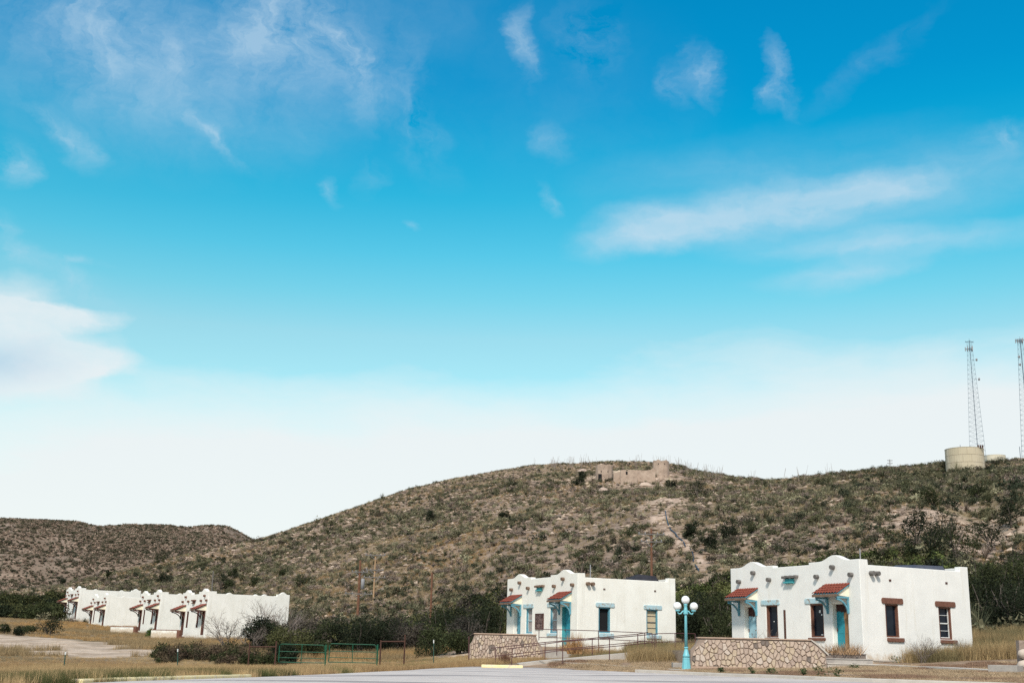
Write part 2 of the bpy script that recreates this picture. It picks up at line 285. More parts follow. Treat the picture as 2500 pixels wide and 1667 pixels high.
class MB:
    def __init__(s): s.v = []; s.f = []
    def add(s, v, f):
        b = len(s.v); s.v += [tuple(p) for p in v]; s.f += [tuple(b+i for i in q) for q in f]; return s
    def box(s, x0, x1, y0, y1, z0, z1):
        return s.add([(x0,y0,z0),(x1,y0,z0),(x1,y1,z0),(x0,y1,z0),(x0,y0,z1),(x1,y0,z1),(x1,y1,z1),(x0,y1,z1)], [(0,3,2,1),(4,5,6,7),(0,1,5,4),(1,2,6,5),(2,3,7,6),(3,0,4,7)])
    def tube(s, pts, r, n=8, r2=None, cap=True):
        pts = [Vector(p) for p in pts]; k = len(pts); r2 = r if r2 is None else r2; rings = []
        for i, p in enumerate(pts):
            d = (pts[min(i+1, k-1)]-pts[max(i-1, 0)]).normalized()
            a = d.cross(Vector((0, 0, 1)) if abs(d.z) < .9 else Vector((1, 0, 0))).normalized(); b = d.cross(a)
            rr = r+(r2-r)*i/max(k-1, 1)
            rings.append([p+a*math.cos(2*math.pi*j/n)*rr+b*math.sin(2*math.pi*j/n)*rr for j in range(n)])
        v = [q for g in rings for q in g]; f = []
        for i in range(k-1):
            for j in range(n): f.append((i*n+j, i*n+(j+1) % n, (i+1)*n+(j+1) % n, (i+1)*n+j))
        if cap: f += [tuple(range(n))[::-1], tuple((k-1)*n+j for j in range(n))]
        return s.add(v, f)
    def lathe(s, prof, n=24, c=(0, 0, 0), flute=0):
        v = []
        for (r, z) in prof:
            for j in range(n):
                a = 2*math.pi*j/n; v.append((c[0]+r*math.cos(a), c[1]+r*math.sin(a), c[2]+z))
        f = [(i*n+j, i*n+(j+1) % n, (i+1)*n+(j+1) % n, (i+1)*n+j) for i in range(len(prof)-1) for j in range(n)]
        f += [tuple(range(n))[::-1], tuple((len(prof)-1)*n+j for j in range(n))]
        return s.add(v, f)
    def prism(s, poly, a, b, axis='y'):         # poly in (x,z) extruded along y, or (y,z) along x
        n = len(poly)
        if axis == 'y': v = [(p[0], a, p[1]) for p in poly]+[(p[0], b, p[1]) for p in poly]
        elif axis == 'x': v = [(a, p[0], p[1]) for p in poly]+[(b, p[0], p[1]) for p in poly]
        else: v = [(p[0], p[1], a) for p in poly]+[(p[0], p[1], b) for p in poly]
        return s.add(v, [tuple(range(n)), tuple(range(n, 2*n))[::-1]]+[(i, i+n, (i+1) % n+n, (i+1) % n) for i in range(n)])
    def mesh(s, name, smooth=False, fn=None):
        me = bpy.data.meshes.new(name); v = s.v if fn is None else [fn(p) for p in s.v]
        me.from_pydata(v, [], s.f); bm = bmesh.new(); bm.from_mesh(me); bmesh.ops.recalc_face_normals(bm, faces=bm.faces); bm.to_mesh(me); bm.free()
        if smooth: me.polygons.foreach_set('use_smooth', [True]*len(me.polygons))
        return me
    def build(s, name, m, parent=None, smooth=False, fn=None, loc=None, bevel=0):
        me = s.mesh(name, smooth, fn); o = link(name, me, m, parent, loc)
        if bevel:
            b = o.modifiers.new('bevel', 'BEVEL'); b.width = bevel; b.segments = 2; b.limit_method = 'ANGLE'
        return o
def tri_mesh(name, tris, cols, m):
    n = len(tris); me = bpy.data.meshes.new(name)
    me.vertices.add(n*3); me.vertices.foreach_set('co', np.asarray(tris, np.float32).ravel())
    me.loops.add(n*3); me.loops.foreach_set('vertex_index', np.arange(n*3, dtype=np.int32))
    me.polygons.add(n); me.polygons.foreach_set('loop_start', np.arange(0, n*3, 3, dtype=np.int32))
    me.update(calc_edges=True)
    a = me.color_attributes.new('Col', 'FLOAT_COLOR', 'POINT')
    c = np.ones((n*3, 4), np.float32); c[:, :3] = np.repeat(np.asarray(cols, np.float32), 3, axis=0); a.data.foreach_set('color', c.ravel())
    me.materials.append(m); return me

# ------------------------------------------------------------------ terrain
def vnoise(x, y, seed=0):
    def h(ix, iy):
        n = (ix*374761393 + iy*668265263 + seed*1442695041) & 0xffffffff
        n = ((n ^ (n >> 13))*1274126177) & 0xffffffff
        return ((n ^ (n >> 16)) & 0xffff)/65535.0
    x = np.asarray(x, float); y = np.asarray(y, float)
    ix = np.floor(x).astype(np.int64); iy = np.floor(y).astype(np.int64); fx = x-ix; fy = y-iy
    fx = fx*fx*(3-2*fx); fy = fy*fy*(3-2*fy)
    return (h(ix, iy)*(1-fx)+h(ix+1, iy)*fx)*(1-fy)+(h(ix, iy+1)*(1-fx)+h(ix+1, iy+1)*fx)*fy
def fbm(x, y, o=4, seed=0, rough=.5):
    t = 0; a = 1; s = 0
    for i in range(o): t = t+a*vnoise(x*2**i, y*2**i, seed+i*17); s += a; a *= rough
    return t/s-.5
PXC = [-600, 0, 250, 420, 560, 800, 1000, 1150, 1400, 1675, 2000, 2120, 2400, 2800]
YR = [0, 35, 50, 60, 63, 75, 90, 110, 135, 160, 200]
GT = np.array([
 # -600    0    250    420    560   800  1000  1150  1400  1675  2000  2120  2400  2800
 [-1.5, -1.5, -1.5, -1.5, -1.5, -1.5, -1.5, -1.5, -1.5, -1.5, -1.5, -1.5, -1.5, -1.5],
 [-1.1, -1.15, -1.05, -1.0, -.96, -.94, -.94, -.94, -.94, -.94, -.94, -.94, -.94, -.94],
 [-1.4, -1.45, -1.3, -1.25, -1.2, -1.08, -.98, -.90, -.90, -.84, -.68, -.64, -.54, -.5],
 [-1.6, -1.6, -1.4, -1.35, -1.35, -1.2, -1.02, -.82, -.80, -.58, -.46, -.42, -.22, 0],
 [-1.6, -1.6, -1.42, -1.37, -1.35, -1.22, -1.04, -.78, -.38, -.27, -.35, -.28, -.03, .2],
 [-1.6, -1.6, -1.45, -1.4, -1.35, -1.28, -1.1, -.6, -.40, -.15, .10, .25, .6, 1.0],
 [-1.2, -1.3, -1.2, -1.1, -1.1, -1.2, -.9, -.3, .25, .5, 1.2, 1.4, 1.8, 2.2],
 [-.4, -.7, -.65, -.55, -.4, -.7, -.3, .4, 1.2, 2.4, 3.2, 3.5, 4.0, 4.5],
 [.9, .3, .1, .25, .6, .2, .8, 1.5, 3.0, 4.5, 6, 6.5, 7, 8],
 [2.2, 1.6, 1.0, 1.15, 1.2, 1.4, 2.2, 3.2, 5, 7, 9, 9.5, 10, 11],
 [3.6, 3.1, 2.7, 2.7, 3.0, 4.2, 5.5, 7, 9, 11, 13, 13, 14, 14]])
def pxof(x, y): return 1233+3032*x/np.maximum(y, 1e-3)
# skyline of the near hill and of the far ridge: (photo x, photo y)
SK = [(-500, 1500), (0, 1449), (157, 1428), (281, 1397), (379, 1375), (450, 1356), (550, 1336), (616, 1322), (700, 1296), (780, 1270), (850, 1246), (930, 1219), (1000, 1196), (1100, 1172), (1200, 1154), (1300, 1136),
      (1400, 1133), (1480, 1127), (1560, 1127), (1640, 1133), (1700, 1150), (1740, 1160), (1790, 1169), (1880, 1173), (1960, 1167), (2050, 1157), (2150, 1146), (2250, 1139), (2330, 1133), (2500, 1129), (2800, 1120), (3300, 1170)]
SK2 = [(-600, 1275), (-200, 1262), (0, 1267), (100, 1271), (190, 1275), (222, 1282), (240, 1287), (262, 1284), (320, 1282), (400, 1284), (445, 1288), (468, 1290), (485, 1285), (520, 1283), (556, 1286), (580, 1297), (600, 1308), (625, 1323), (700, 1350), (900, 1400), (3300, 1420)]
def sky_tab(tab):
    r = []
    for px, py in tab:
        d = FW + RT*((px-1250)/FPX) - UPV*((py-833.5)/FPX); r.append((math.atan2(d.x, d.y), d.z/math.hypot(d.x, d.y)))
    r = np.array(r); return r[:, 0], r[:, 1]
A1, E1 = sky_tab(SK); A2, E2 = sky_tab(SK2)
def sm(t): t = np.clip(t, 0, 1); return t*t*(3-2*t)
AZ = np.unique(np.concatenate([np.arange(-180, -34, 6), np.arange(-34, -27, 1.0), np.arange(-27, 27.01, .115), np.arange(28, 36, 1.0), np.arange(36, 181, 6)]))*math.pi/180
RR = np.concatenate([np.linspace(1, 30, 24)[:-1], np.linspace(30, 110, 120)[:-1], np.linspace(110, 470, 250)[:-1], np.linspace(470, 900, 30)[:-1], np.linspace(900, 1300, 40)[:-1], np.linspace(1300, 5000, 14)])
def tab2(px, y):
    px = np.clip(px, PXC[0], PXC[-1]); y = np.clip(y, 0, 200)
    i = np.clip(np.searchsorted(PXC, px)-1, 0, len(PXC)-2); j = np.clip(np.searchsorted(YR, y)-1, 0, len(YR)-2)
    P = np.array(PXC, float); Y = np.array(YR, float)
    fx = (px-P[i])/(P[i+1]-P[i]); fy = (y-Y[j])/(Y[j+1]-Y[j])
    return (GT[j, i]*(1-fx)+GT[j, i+1]*fx)*(1-fy)+(GT[j+1, i]*(1-fx)+GT[j+1, i+1]*fx)*fy
def foot(a):   # where the hillside starts
    return np.interp(a, [-3.2, -.9, -.42, -.24, -.16, 0, .1, .2, .32, .5, .9, 3.2], [400, 300, 215, 205, 165, 128, 112, 100, 92, 90, 200, 400])
def crest(a):
    return np.interp(a, [-3.2, -.9, -.42, -.24, -.1, .05, .12, .2, .36, .5, 3.2], [800, 420, 330, 300, 340, 400, 400, 370, 392, 400, 800])
def build_h():
    A, R = np.meshgrid(AZ, RR, indexing='ij'); X = R*np.sin(A); Y = R*np.cos(A)
    fade = 1-sm((np.abs(A)-.55)/.5)
    px = np.where(np.cos(A) > .3, 1233+3032*np.tan(np.clip(A, -1.2, 1.2)), np.where(A > 0, 3000, -1000))
    g = tab2(px, R)*fade+(-1.5)*(1-fade)
    g = g+fbm(X/9, Y/9, 3, 3)*.25*sm((R-62)/30)*fade
    r0 = foot(A); r1 = crest(A); t = (R-r0)/(r1-r0)
    s = np.where(t < 0, 0, np.where(t < .9, t**1.12, .9**1.12+(1-np.exp(-(np.maximum(t, .9)-.9)*10))*.1))
    s = s*np.where(t > 1.02, np.exp(-((t-1.02)/.9)**2), 1)
    s = s*(1+fbm(X/70, Y/70, 3, 11)*.30*np.sin(np.clip(t, 0, 1)*math.pi))
    gul = np.exp(-((A-.345+.10*(t-.5))/.022)**2)*np.sin(np.clip(t*1.25, 0, 1)*math.pi)   # gully right of centre
    s = s-gul*.055
    s = np.maximum(s, 0)
    E = np.interp(A[:, 0], A1, E1); far_out = sm((np.abs(A[:, 0])-.62)/.5)
    E = E*(1-far_out)
    with np.errstate(divide='ignore', invalid='ignore'):
        k = np.where(s > .3, (E[:, None]*R-g)/s, 1e9)
    k = np.maximum(k.min(axis=1), 0)
    z = g+k[:, None]*s
    z = z+(fbm(X/14, Y/14, 4, 5)*2.0+fbm(X/3.2, Y/3.2, 2, 8)*.5)*sm(t*5)*(1-far_out[:, None])*np.where(t > .93, .25, 1)
    # far ridge on the left
    EE = np.interp(A[:, 0], A2, E2)*(1-sm((np.abs(A[:, 0])-.8)/.6))
    led = fbm(X/160, Y/160, 5, 21)
    tt = np.clip((R-760)/(1150-760), 0, 1.0); prof = sm(tt*.92+.04)*.78+.22*tt
    prof = prof+.05*np.sin(prof*26+led*6)*np.sin(np.clip(tt, 0, 1)*math.pi)*1.0+led*.16*np.sin(tt*math.pi)
    z2 = np.where(R > 640, np.maximum(EE[:, None], 0)*1150*prof*np.where(R > 1150, np.exp(-((R-1150)/700)**2), 1), 0)
    zf = np.maximum(z2, -2)
    bl = sm((R-560)/120)
    z = z*(1-bl)+zf*bl
    z = np.where(R > 2500, np.minimum(z, 20), z)
    return A, R, X, Y, z, t
HA, HR, HX, HY, HZ, HT = build_h()
def height(x, y):
    x = np.asarray(x, float); y = np.asarray(y, float)
    a = np.arctan2(x, y); r = np.clip(np.hypot(x, y), RR[0], RR[-1]-1)
    i = np.clip(np.searchsorted(AZ, a)-1, 0, len(AZ)-2); j = np.clip(np.searchsorted(RR, r)-1, 0, len(RR)-2)
    fx = (a-AZ[i])/(AZ[i+1]-AZ[i]); fy = (r-RR[j])/(RR[j+1]-RR[j])
    return (HZ[i, j]*(1-fx)+HZ[i+1, j]*fx)*(1-fy)+(HZ[i, j+1]*(1-fx)+HZ[i+1, j+1]*fx)*fy
def gz(x, y): return float(height(x, y))

TRAIL = [(1618, 1222), (1640, 1232), (1612, 1262), (1622, 1292), (1645, 1312), (1672, 1335), (1708, 1352), (1716, 1380), (1722, 1420)]
def onto(px, py):                                # point of the hillside seen at (px, py)
    d = FW + RT*((px-1250)/FPX) - UPV*((py-833.5)/FPX)
    h = math.hypot(d.x, d.y); rs = np.arange(60, 480, .5); q = rs/h
    z = height(d.x*q, d.y*q); i = np.argmax(z > d.z*q)
    if not (z > d.z*q).any(): i = int(np.argmin(d.z*q-z))
    return Vector((d.x*q[i], d.y*q[i], z[i]))
TR3 = np.array([onto(*p) for p in TRAIL])
PALE = [(onto(2222, 1253), 4.5, 1.6), (onto(2290, 1302), 6, 2.4), (onto(2345, 1287), 9, 2.6), (onto(2370, 1340), 4.5, 1.6), (onto(2330, 1232), 3.5, 1.6), (onto(2460, 1318), 4, 2.5), (onto(1480, 1160), 9, 4), (onto(1600, 1170), 8, 4), (onto(1618, 1224), 5, 2.2), (onto(1560, 1190), 6, 2.5)]
def seg_dist(x, y, pts):
    d = np.full(np.shape(x), 1e9)
    for a, b in zip(pts[:-1], pts[1:]):
        ab = b[:2]-a[:2]; t = np.clip(((x-a[0])*ab[0]+(y-a[1])*ab[1])/(ab@ab+1e-9), 0, 1)
        d = np.minimum(d, np.hypot(x-a[0]-t*ab[0], y-a[1]-t*ab[1]))
    return d
def bare_mask(x, y):                             # pale rock: trail and outcrops, 0..1
    n = fbm(x/3, y/3, 3, 31)*3.0
    m = 1-sm((seg_dist(x, y, TR3)+n-.2)/1.2)
    for p, sx, sy in PALE:
        m = np.maximum(m, 1-sm((np.hypot((x-p.x)/sx, (y-p.y)/(sy*2.5))*3+n-1.6)/1.6))
    return m
SANDS = [(10, 1572, 8, 5.5), (80, 1577, 9, 3.5), (-40, 1560, 12, 4), (235, 1592, 5, 3.4), (300, 1596, 5.5, 3.2), (360, 1596, 4.5, 3.2), (1165, 1588, 3.5, 2.5), (110, 1580, 7, 1.6)]
SANDP = []
for px, py, sx, sy in SANDS:
    p = onto(px, py) if False else None
    d = FW + RT*((px-1250)/FPX) - UPV*((py-833.5)/FPX)
    q = np.arange(45, 200, .25); z = height(d.x/d.y*q, q); i = int(np.argmax(z > d.z/d.y*q)); SANDP.append((d.x/d.y*q[i], q[i], sx, sy*3))
def sand_mask(x, y):
    n = fbm(x/3, y/3, 3, 41)*1.3; m = 0*x
    for (a, b, sx, sy) in SANDP: m = np.maximum(m, 1-sm((np.hypot((x-a)/sx, (y-b)/sy)*2+n-1.4)/.6))
    return m
def lerp(a, b, t): return a*(1-t[..., None])+np.asarray(b)*t[..., None]
def ground_color(X, Y, R, A, T):
    n1 = fbm(X/22, Y/22, 4, 51); n2 = fbm(X/6, Y/6, 4, 57)
    c = np.zeros(X.shape+(3,)); c[:] = (.27, .205, .135)                     # dry grass floor
    c = lerp(c, (.17, .14, .085), sm((n2+.05)*4))
    hill = sm(T*14)
    hc = np.zeros_like(c); hc[:] = (.285, .215, .165)
    hc = lerp(hc, (.235, .182, .15), sm(n2*4+.5)); hc = lerp(hc, (.23, .185, .125), sm(n1*5+.1))
    up = sm((T-.55)*3); hc = lerp(hc, (.29, .215, .17), up*sm(n2*4+.6)*.8)
    c = c*(1-hill[..., None])+hc*hill[..., None]
    c = lerp(c, (.46, .355, .29), bare_mask(X, Y)*sm(T*20)*(.6+.5*sm(n2*6+.5)))
    c = lerp(c, (.50, .40, .32), sand_mask(X, Y)*(1-sm(T*20)))
    near_right = (1-sm((R-66)/4))*sm((A+.005)*60)
    c = lerp(c, (.32, .235, .18), near_right*.8)
    return c
GC = ground_color(HX, HY, HR, HA, HT)
def grid_object(name, jmask, m, use_col=True):
    na, nr = HX.shape; idx = np.arange(na*nr).reshape(na, nr)
    q = np.stack([idx[:-1, :-1], idx[1:, :-1], idx[1:, 1:], idx[:-1, 1:]], -1)
    keep = jmask[:-1, :-1]; q = q[keep]
    used, inv = np.unique(q.ravel(), return_inverse=True)
    V = np.stack([HX, HY, HZ], -1).reshape(-1, 3)[used]; me = bpy.data.meshes.new(name)
    me.vertices.add(len(V)); me.vertices.foreach_set('co', V.astype(np.float32).ravel())
    me.loops.add(len(inv)); me.loops.foreach_set('vertex_index', inv.astype(np.int32))
    me.polygons.add(len(q)); me.polygons.foreach_set('loop_start', np.arange(0, len(inv), 4, dtype=np.int32)); me.update(calc_edges=True)
    me.polygons.foreach_set('use_smooth', [True]*len(q))
    a = me.color_attributes.new('Col', 'FLOAT_COLOR', 'POINT'); c = np.ones((len(V), 4), np.float32); c[:, :3] = GC.reshape(-1, 3)[used]; a.data.foreach_set('color', c.ravel())
    bm = bmesh.new(); bm.from_mesh(me); bm.normal_update()
    if sum(f.normal.z for f in list(bm.faces)[:200]) < 0: bmesh.ops.reverse_faces(bm, faces=bm.faces)
    bm.to_mesh(me); bm.free()
    o = link(name, me, m); o['kind'] = 'structure'; return o
TM = HR > foot(HA)
grid_object('ground', ~TM, M['ground'])
grid_object('hillside', TM & (HR < 640), M['ground'])
grid_object('distant_ridge', HR >= 640, M['ridge'])
cd = MB().lathe([(1.0, 0), (1.01, -.3)], 48).mesh('ground_core')   # small disc closing the ground under the camera
cd.transform(Matrix.Translation((0, 0, -1.496))); tag(link('ground_disc', cd, M['soil']), kind='structure')

# ------------------------------------------------------------------ road and pavements (sheets lie a little above the ground)
def gpt(px, py, zoff=0, y0=25, y1=110):
    d = FW + RT*((px-1250)/FPX) - UPV*((py-833.5)/FPX); q = np.arange(y0, y1, .1); z = height(d.x/d.y*q, q)+zoff
    ok = z > d.z/d.y*q; i = int(np.argmax(ok)) if ok.any() else len(q)-1
    return (d.x/d.y*q[i], q[i])
EDGE = [gpt(px, py) for px, py in [(-150, 1700), (100, 1676), (235, 1668), (420, 1661), (625, 1654), (760, 1648), (900, 1641), (1030, 1634), (1150, 1628), (1260, 1629), (1380, 1633), (1550, 1642), (1720, 1650), (1850, 1655), (1990, 1661), (2130, 1667), (2300, 1673), (2560, 1682)]]
def sheet(name, outer, inner, m, lift, n=14):
    """strip between two polylines, draped on the ground"""
    v = []; f = []; k = len(outer)
    for i in range(k):
        for j in range(n+1):
            t = j/n; x = inner[i][0]*(1-t)+outer[i][0]*t; y = inner[i][1]*(1-t)+outer[i][1]*t; v.append((x, y, gz(x, y)+lift))
    for i in range(k-1):
        for j in range(n): f.append((i*(n+1)+j, i*(n+1)+j+1, (i+1)*(n+1)+j+1, (i+1)*(n+1)+j))
    o = MB().add(v, f).build(name, m); o.data.polygons.foreach_set('use_smooth', [True]*len(o.data.polygons)); return tag(o, kind='structure')
def dense(pts, step=.7):
    o = []
    for a, b in zip(pts[:-1], pts[1:]):
        n = max(1, int(math.dist(a, b)/step)); o += [(a[0]+(b[0]-a[0])*i/n, a[1]+(b[1]-a[1])*i/n) for i in range(n)]
    return o+[pts[-1]]
ED = dense([(-60, 24)]+EDGE+[(60, 30)], .9)
sheet('road', ED, [(x*.9, 2.0) for x, y in ED], M['asphalt'], .03, 40)
def band(name, pts, w, h, m, lift=.0, back=True, bevel=.02, base=-.25):
    """a low solid strip such as a kerb or slab along a ground polyline"""
    pts = dense(pts, .8); v = []; f = []
    for i, p in enumerate(pts):
        a = pts[max(i-1, 0)]; b = pts[min(i+1, len(pts)-1)]; d = Vector((b[0]-a[0], b[1]-a[1])).normalized(); nx, ny = -d.y, d.x
        if ny < 0: nx, ny = -nx, -ny
        z = gz(*p)+lift
        for (o_, zz) in ((0, z+base), (0, z+h), (w, z+h), (w, z+base)): v.append((p[0]+nx*o_, p[1]+ny*o_, zz))
    for i in range(len(pts)-1):
        for j in range(4): f.append((i*4+j, i*4+(j+1) % 4, (i+1)*4+(j+1) % 4, (i+1)*4+j))
    f += [(0, 1, 2, 3), tuple((len(pts)-1)*4+j for j in (3, 2, 1, 0))]
    return MB().add(v, f).build(name, m, bevel=bevel)
tag(band('kerb', EDGE[11:]+[(40, 40)], .28, .15, M['palecon']), kind='structure')
yk = [gpt(px, py) for px, py in [(200, 1669.5), (330, 1664), (470, 1659.5), (615, 1654.5)]]
tag(band('yellow_kerb', yk, .38, .13, M['yellow'], bevel=.04), 'long yellow painted kerb at the edge of the road', 'kerb')
ws = MB().prism([(0, 0), (.22, 0), (.2, .1), (.14, .15), (.05, .15), (.01, .1)], -1.0, 1.0, 'x')
ow = ws.build('wheel_stop', M['yellow'], bevel=.015); a = pix(1226, 1630, 60); ow.location = (a.x, 60.0, gz(a.x, 60)+.03); ow.rotation_euler = (0, 0, .03)
tag(ow, 'short yellow wheel stop on the asphalt in front of the railings', 'wheel stop')

# ------------------------------------------------------------------ houses
def curve_wall(outline, holes, thick, bevel=.03):
    cu = bpy.data.curves.new('tmp', 'CURVE'); cu.dimensions = '2D'; cu.fill_mode = 'BOTH'; cu.extrude = thick/2-bevel; cu.bevel_depth = bevel; cu.bevel_resolution = 1; cu.offset = -bevel
    for pts in [outline]+holes:
        sp = cu.splines.new('POLY'); sp.points.add(len(pts)-1); sp.use_cyclic_u = True
        for i, p in enumerate(pts): sp.points[i].co = (p[0], p[1], 0, 1)
    ob = bpy.data.objects.new('tmp', cu); C.objects.link(ob); dg = bpy.context.evaluated_depsgraph_get()
    me = bpy.data.meshes.new_from_object(ob.evaluated_get(dg)); bpy.data.objects.remove(ob); bpy.data.curves.remove(cu); return me
def hump(c, half, h, base, shoulder=.25, n=9):
    pts = []
    for i in range(n+1):
        t = -1+2*i/n; k = (1+math.cos(math.pi*abs(t)))/2; pts.append((c+t*half, base+h*k**1.15))
    return pts
def rect(u0, u1, z0, z1): return [(u0, z0), (u1, z0), (u1, z1), (u0, z1)]
GR = []
def make_house(p, name='house', label='', loc=(0, 0, 0), yaw=0, group=None):
    W, D, b = p['W'], p['D'], p.get('b', 0); Hn, Hc, Hs, Hf = p['Hn'], p['Hc'], p['Hs'], p['Hf']; T = .38
    root = thing(name, label, 'house', loc, yaw, group)
    def fn(q):                                   # local house coordinates; the front leans back a little by b
        u, v, z = q; k = max(0, 1-max(v, 0)/D); return (u-W, v+b*max(z, -1)*k, z)
    def part(mb, nm, m, par=root, **k): return mb.build(nm, m, par, fn=fn, **k)
    bz = p.get('bottom', -1.6)
    # walls
    a1, a2 = p['a1'], p['a2']; c1, c2 = p['c1'], p['c2']; hw, hh = p['hw'], p['Hcr']-Hc
    top = [(0, Hc)]+hump(c1, hw, hh, Hc)+[(a1, Hc), (a1, Hn), (a2, Hn), (a2, Hc)]+hump(c2, hw, hh, Hc)+[(W, Hc)]
    front = [(0, bz)]+top+[(W, bz)]
    fh = [rect(*r) for r in p['fdoors']]+[rect(*r) for r in p['fwins']]
    side_top = [(T*.6, Hs), (T*.6, Hc), (p['step'], Hc), (p['step']+.03, Hs)]
    if p.get('humps'):
        for hc_, r_, h_ in p['humps']: side_top += hump(hc_, r_, h_, Hs if hc_ < p['fs'] else Hf)
        k = [i for i, q in enumerate(side_top) if q[0] > p['fs']][0]; side_top[k:k] = [(p['fs'], Hs), (p['fs']+.03, Hf)]
    else: side_top += [(p['fs'], Hs), (p['fs']+.03, Hf)]
    side_top += [(D, Hf)]
    side = [(T*.6, bz)]+side_top[1:]+[(D, bz)]
    sh = [rect(*r) for r in p['swins']]
    bm = bmesh.new()
    def addm(me, mat4):
        me.transform(mat4); me.polygons.foreach_set('use_smooth', [False]*len(me.polygons)); bm.from_mesh(me); bpy.data.meshes.remove(me)
    RX = Matrix.Rotation(math.pi/2, 4, 'X')      # (x,y)->(x,z)
    addm(curve_wall(front, fh, T), Matrix.Translation((0, T/2, 0)) @ RX)
    SIDE = Matrix(((0, 0, 1, 0), (1, 0, 0, 0), (0, 1, 0, 0), (0, 0, 0, 1)))   # (v,z,thick)->(thick,v,z)
    addm(curve_wall(side, sh, T), Matrix.Translation((W-T/2-.006, 0, 0)) @ SIDE)
    addm(curve_wall(side, [], T), Matrix.Translation((T/2+.006, 0, 0)) @ SIDE)
    addm(curve_wall([(T*.5, bz), (T*.5, Hf-.05), (W-T*.5, Hf-.05), (W-T*.5, bz)], [], T), Matrix.Translation((0, D-T/2-.02, 0)) @ RX)
    for v in bm.verts: v.co = fn(v.co)
    me = bpy.data.meshes.new('wall'); bm.to_mesh(me); bm.free(); link('wall', me, p['wallm'], root)
    part(MB().box(T*.7, W-T*.7, T*.7, D-T*.7, Hn-.75, Hn-.6), 'roof', M['roof'])
    part(MB().box(T*.7, W-T*.7, T*.7, D-T*.7, -.15, -.02), 'floor', M['interior'])
    # beam ends
    for (u, z) in p['vigas']:
        r = p.get('vr', .12)
        part(MB().tube([(u, .1, z), (u, -.12, z), (u, -.22, z-.01)], r*.95, 10, r), 'beam_end', p['vigam'], smooth=False)
    for (v, z) in p.get('svigas', []):
        part(MB().tube([(W-.1, v, z), (W+.26, v, z-.01)], .12, 10), 'beam_end', p['vigam'])
    for (v, z) in p.get('vents', []):
        part(MB().box(W-.02, W+.03, v-.07, v-.015, z-.05, z+.05).box(W-.02, W+.03, v+.015, v+.07, z-.05, z+.05), 'wall_bracket', M['dkbrown'])
    # water spout between the gables
    u = (a1+a2)/2; z = p['Hv1']+.02
    s = part(MB().prism([(u-.42, z-.30), (u+.30, z-.30), (u+.26, z-.05), (u-.38, z-.05)], -.10, .05, 'y').box(u-.40, u+.28, -.22, -.1, z-.28, z-.2), 'water_spout', p['spoutm'])
    mb = MB()
    for i in range(6): mb.box(u-.5+i*.19+.01, u-.5+i*.19+.16, -.26+.03*(i % 2), .02, z-.04+.02*(i % 3), z+.10+.02*(i % 2))
    mb.build('spout_shingle', p['vigam'], s, fn=fn)
    # doors, windows
    for i, (u0, u1, z0, z1) in enumerate(p['fdoors']):
        rc = p.get('recess', .28)
        o = part(MB().box(u0-.02, u1+.02, rc, rc+.06, z0-.05, z1+.02), 'door', p['doorm'][i])
        mb = MB()
        for k in range(3):
            zz = z0+.12+k*(z1-z0-.2)/3
            for s_0 in (0, 1):
                ua = u0+.09+s_0*(u1-u0-.1)/2; mb.box(ua, ua+(u1-u0)/2-.14, rc-.012, rc+.01, zz, zz+(z1-z0)/3-.16)
        if p.get('detail'): mb.build('door_panel', p['doorm'][i], o, fn=fn)
        MB().box(u0+.07, u0+.11, rc-.05, rc, z0+.95, z0+1.1).build('handle', M['dkbrown'], o, fn=fn)
        part(MB().box(u0-.06, u0+.035, .03, rc, z0, z1).box(u1-.035, u1+.06, .03, rc, z0, z1).box(u0, u1, .03, rc, z1-.06, z1+.02), 'door_frame', p['jambm'][i])
    def window(u0, u1, z0, z1, fr, pane, sidewall=False, bars=(), barm=None, lint=None, sill=None, lm=None, sm_=None, rc=.20):
        def tf(q):
            return fn(q) if not sidewall else fn((W-q[1], q[0], q[2]))
        fw = .075
        w_ = MB().box(u0-.03, u0+fw, .05, rc+.06, z0, z1).box(u1-fw, u1+.03, .05, rc+.06, z0, z1).box(u0-.03, u1+.03, .05, rc+.06, z1-fw, z1+.03).box(u0-.03, u1+.03, .04, rc+.06, z0-.03, z0+fw)
        o = w_.build('window', fr, root, fn=tf)
        MB().box(u0, u1, rc, rc+.02, z0, z1).build('pane', pane, o, fn=tf)
        if bars:
            mb = MB(); um = (u0+u1)/2; zm = (z0+z1)/2
            if 'h' in bars: mb.box(u0+.04, u1-.04, rc-.05, rc-.005, zm-.03, zm+.03)
            if 'v' in bars: mb.box(um-.02, um+.02, rc-.045, rc-.004, z0+.04, z1-.04)
            if 'q' in bars:
                for zz in (z0+(z1-z0)*.27, z0+(z1-z0)*.75): mb.box(u0+.04, u1-.04, rc-.04, rc-.006, zz-.012, zz+.012)
            if 'e' in bars: mb.box(u0+fw, u0+fw+.04, rc-.05, rc-.003, z0+.03, z1-.03).box(u1-fw-.04, u1-fw, rc-.05, rc-.003, z0+.03, z1-.03).box(u0+fw, u1-fw, rc-.052, rc-.003, z0+fw, z0+fw+.05)
            mb.build('sash_bar', barm or fr, o, fn=tf)
        if lint:
            l0, l1, hz = lint; k = .06
            MB().prism([(l0+k, z1+.012), (l1-k, z1+.012), (l1, z1+.06), (l1-.01, z1+hz-.06), (l1-k, z1+hz), (l0+k, z1+hz), (l0, z1+hz-.08), (l0+.01, z1+.07)], -.055, .09, 'y').build('lintel', lm or fr, o, fn=tf, bevel=.02)
        if sill:
            l0, l1, hz = sill; k = .04
            MB().prism([(l0+k, z0-hz), (l1-k, z0-hz), (l1, z0-hz+.05), (l1-.02, z0-.02), (l0+.02, z0-.02), (l0, z0-hz+.06)], -.09, .16, 'y').build('sill', sm_ or lm or fr, o, fn=tf, bevel=.02)
        return o, tf
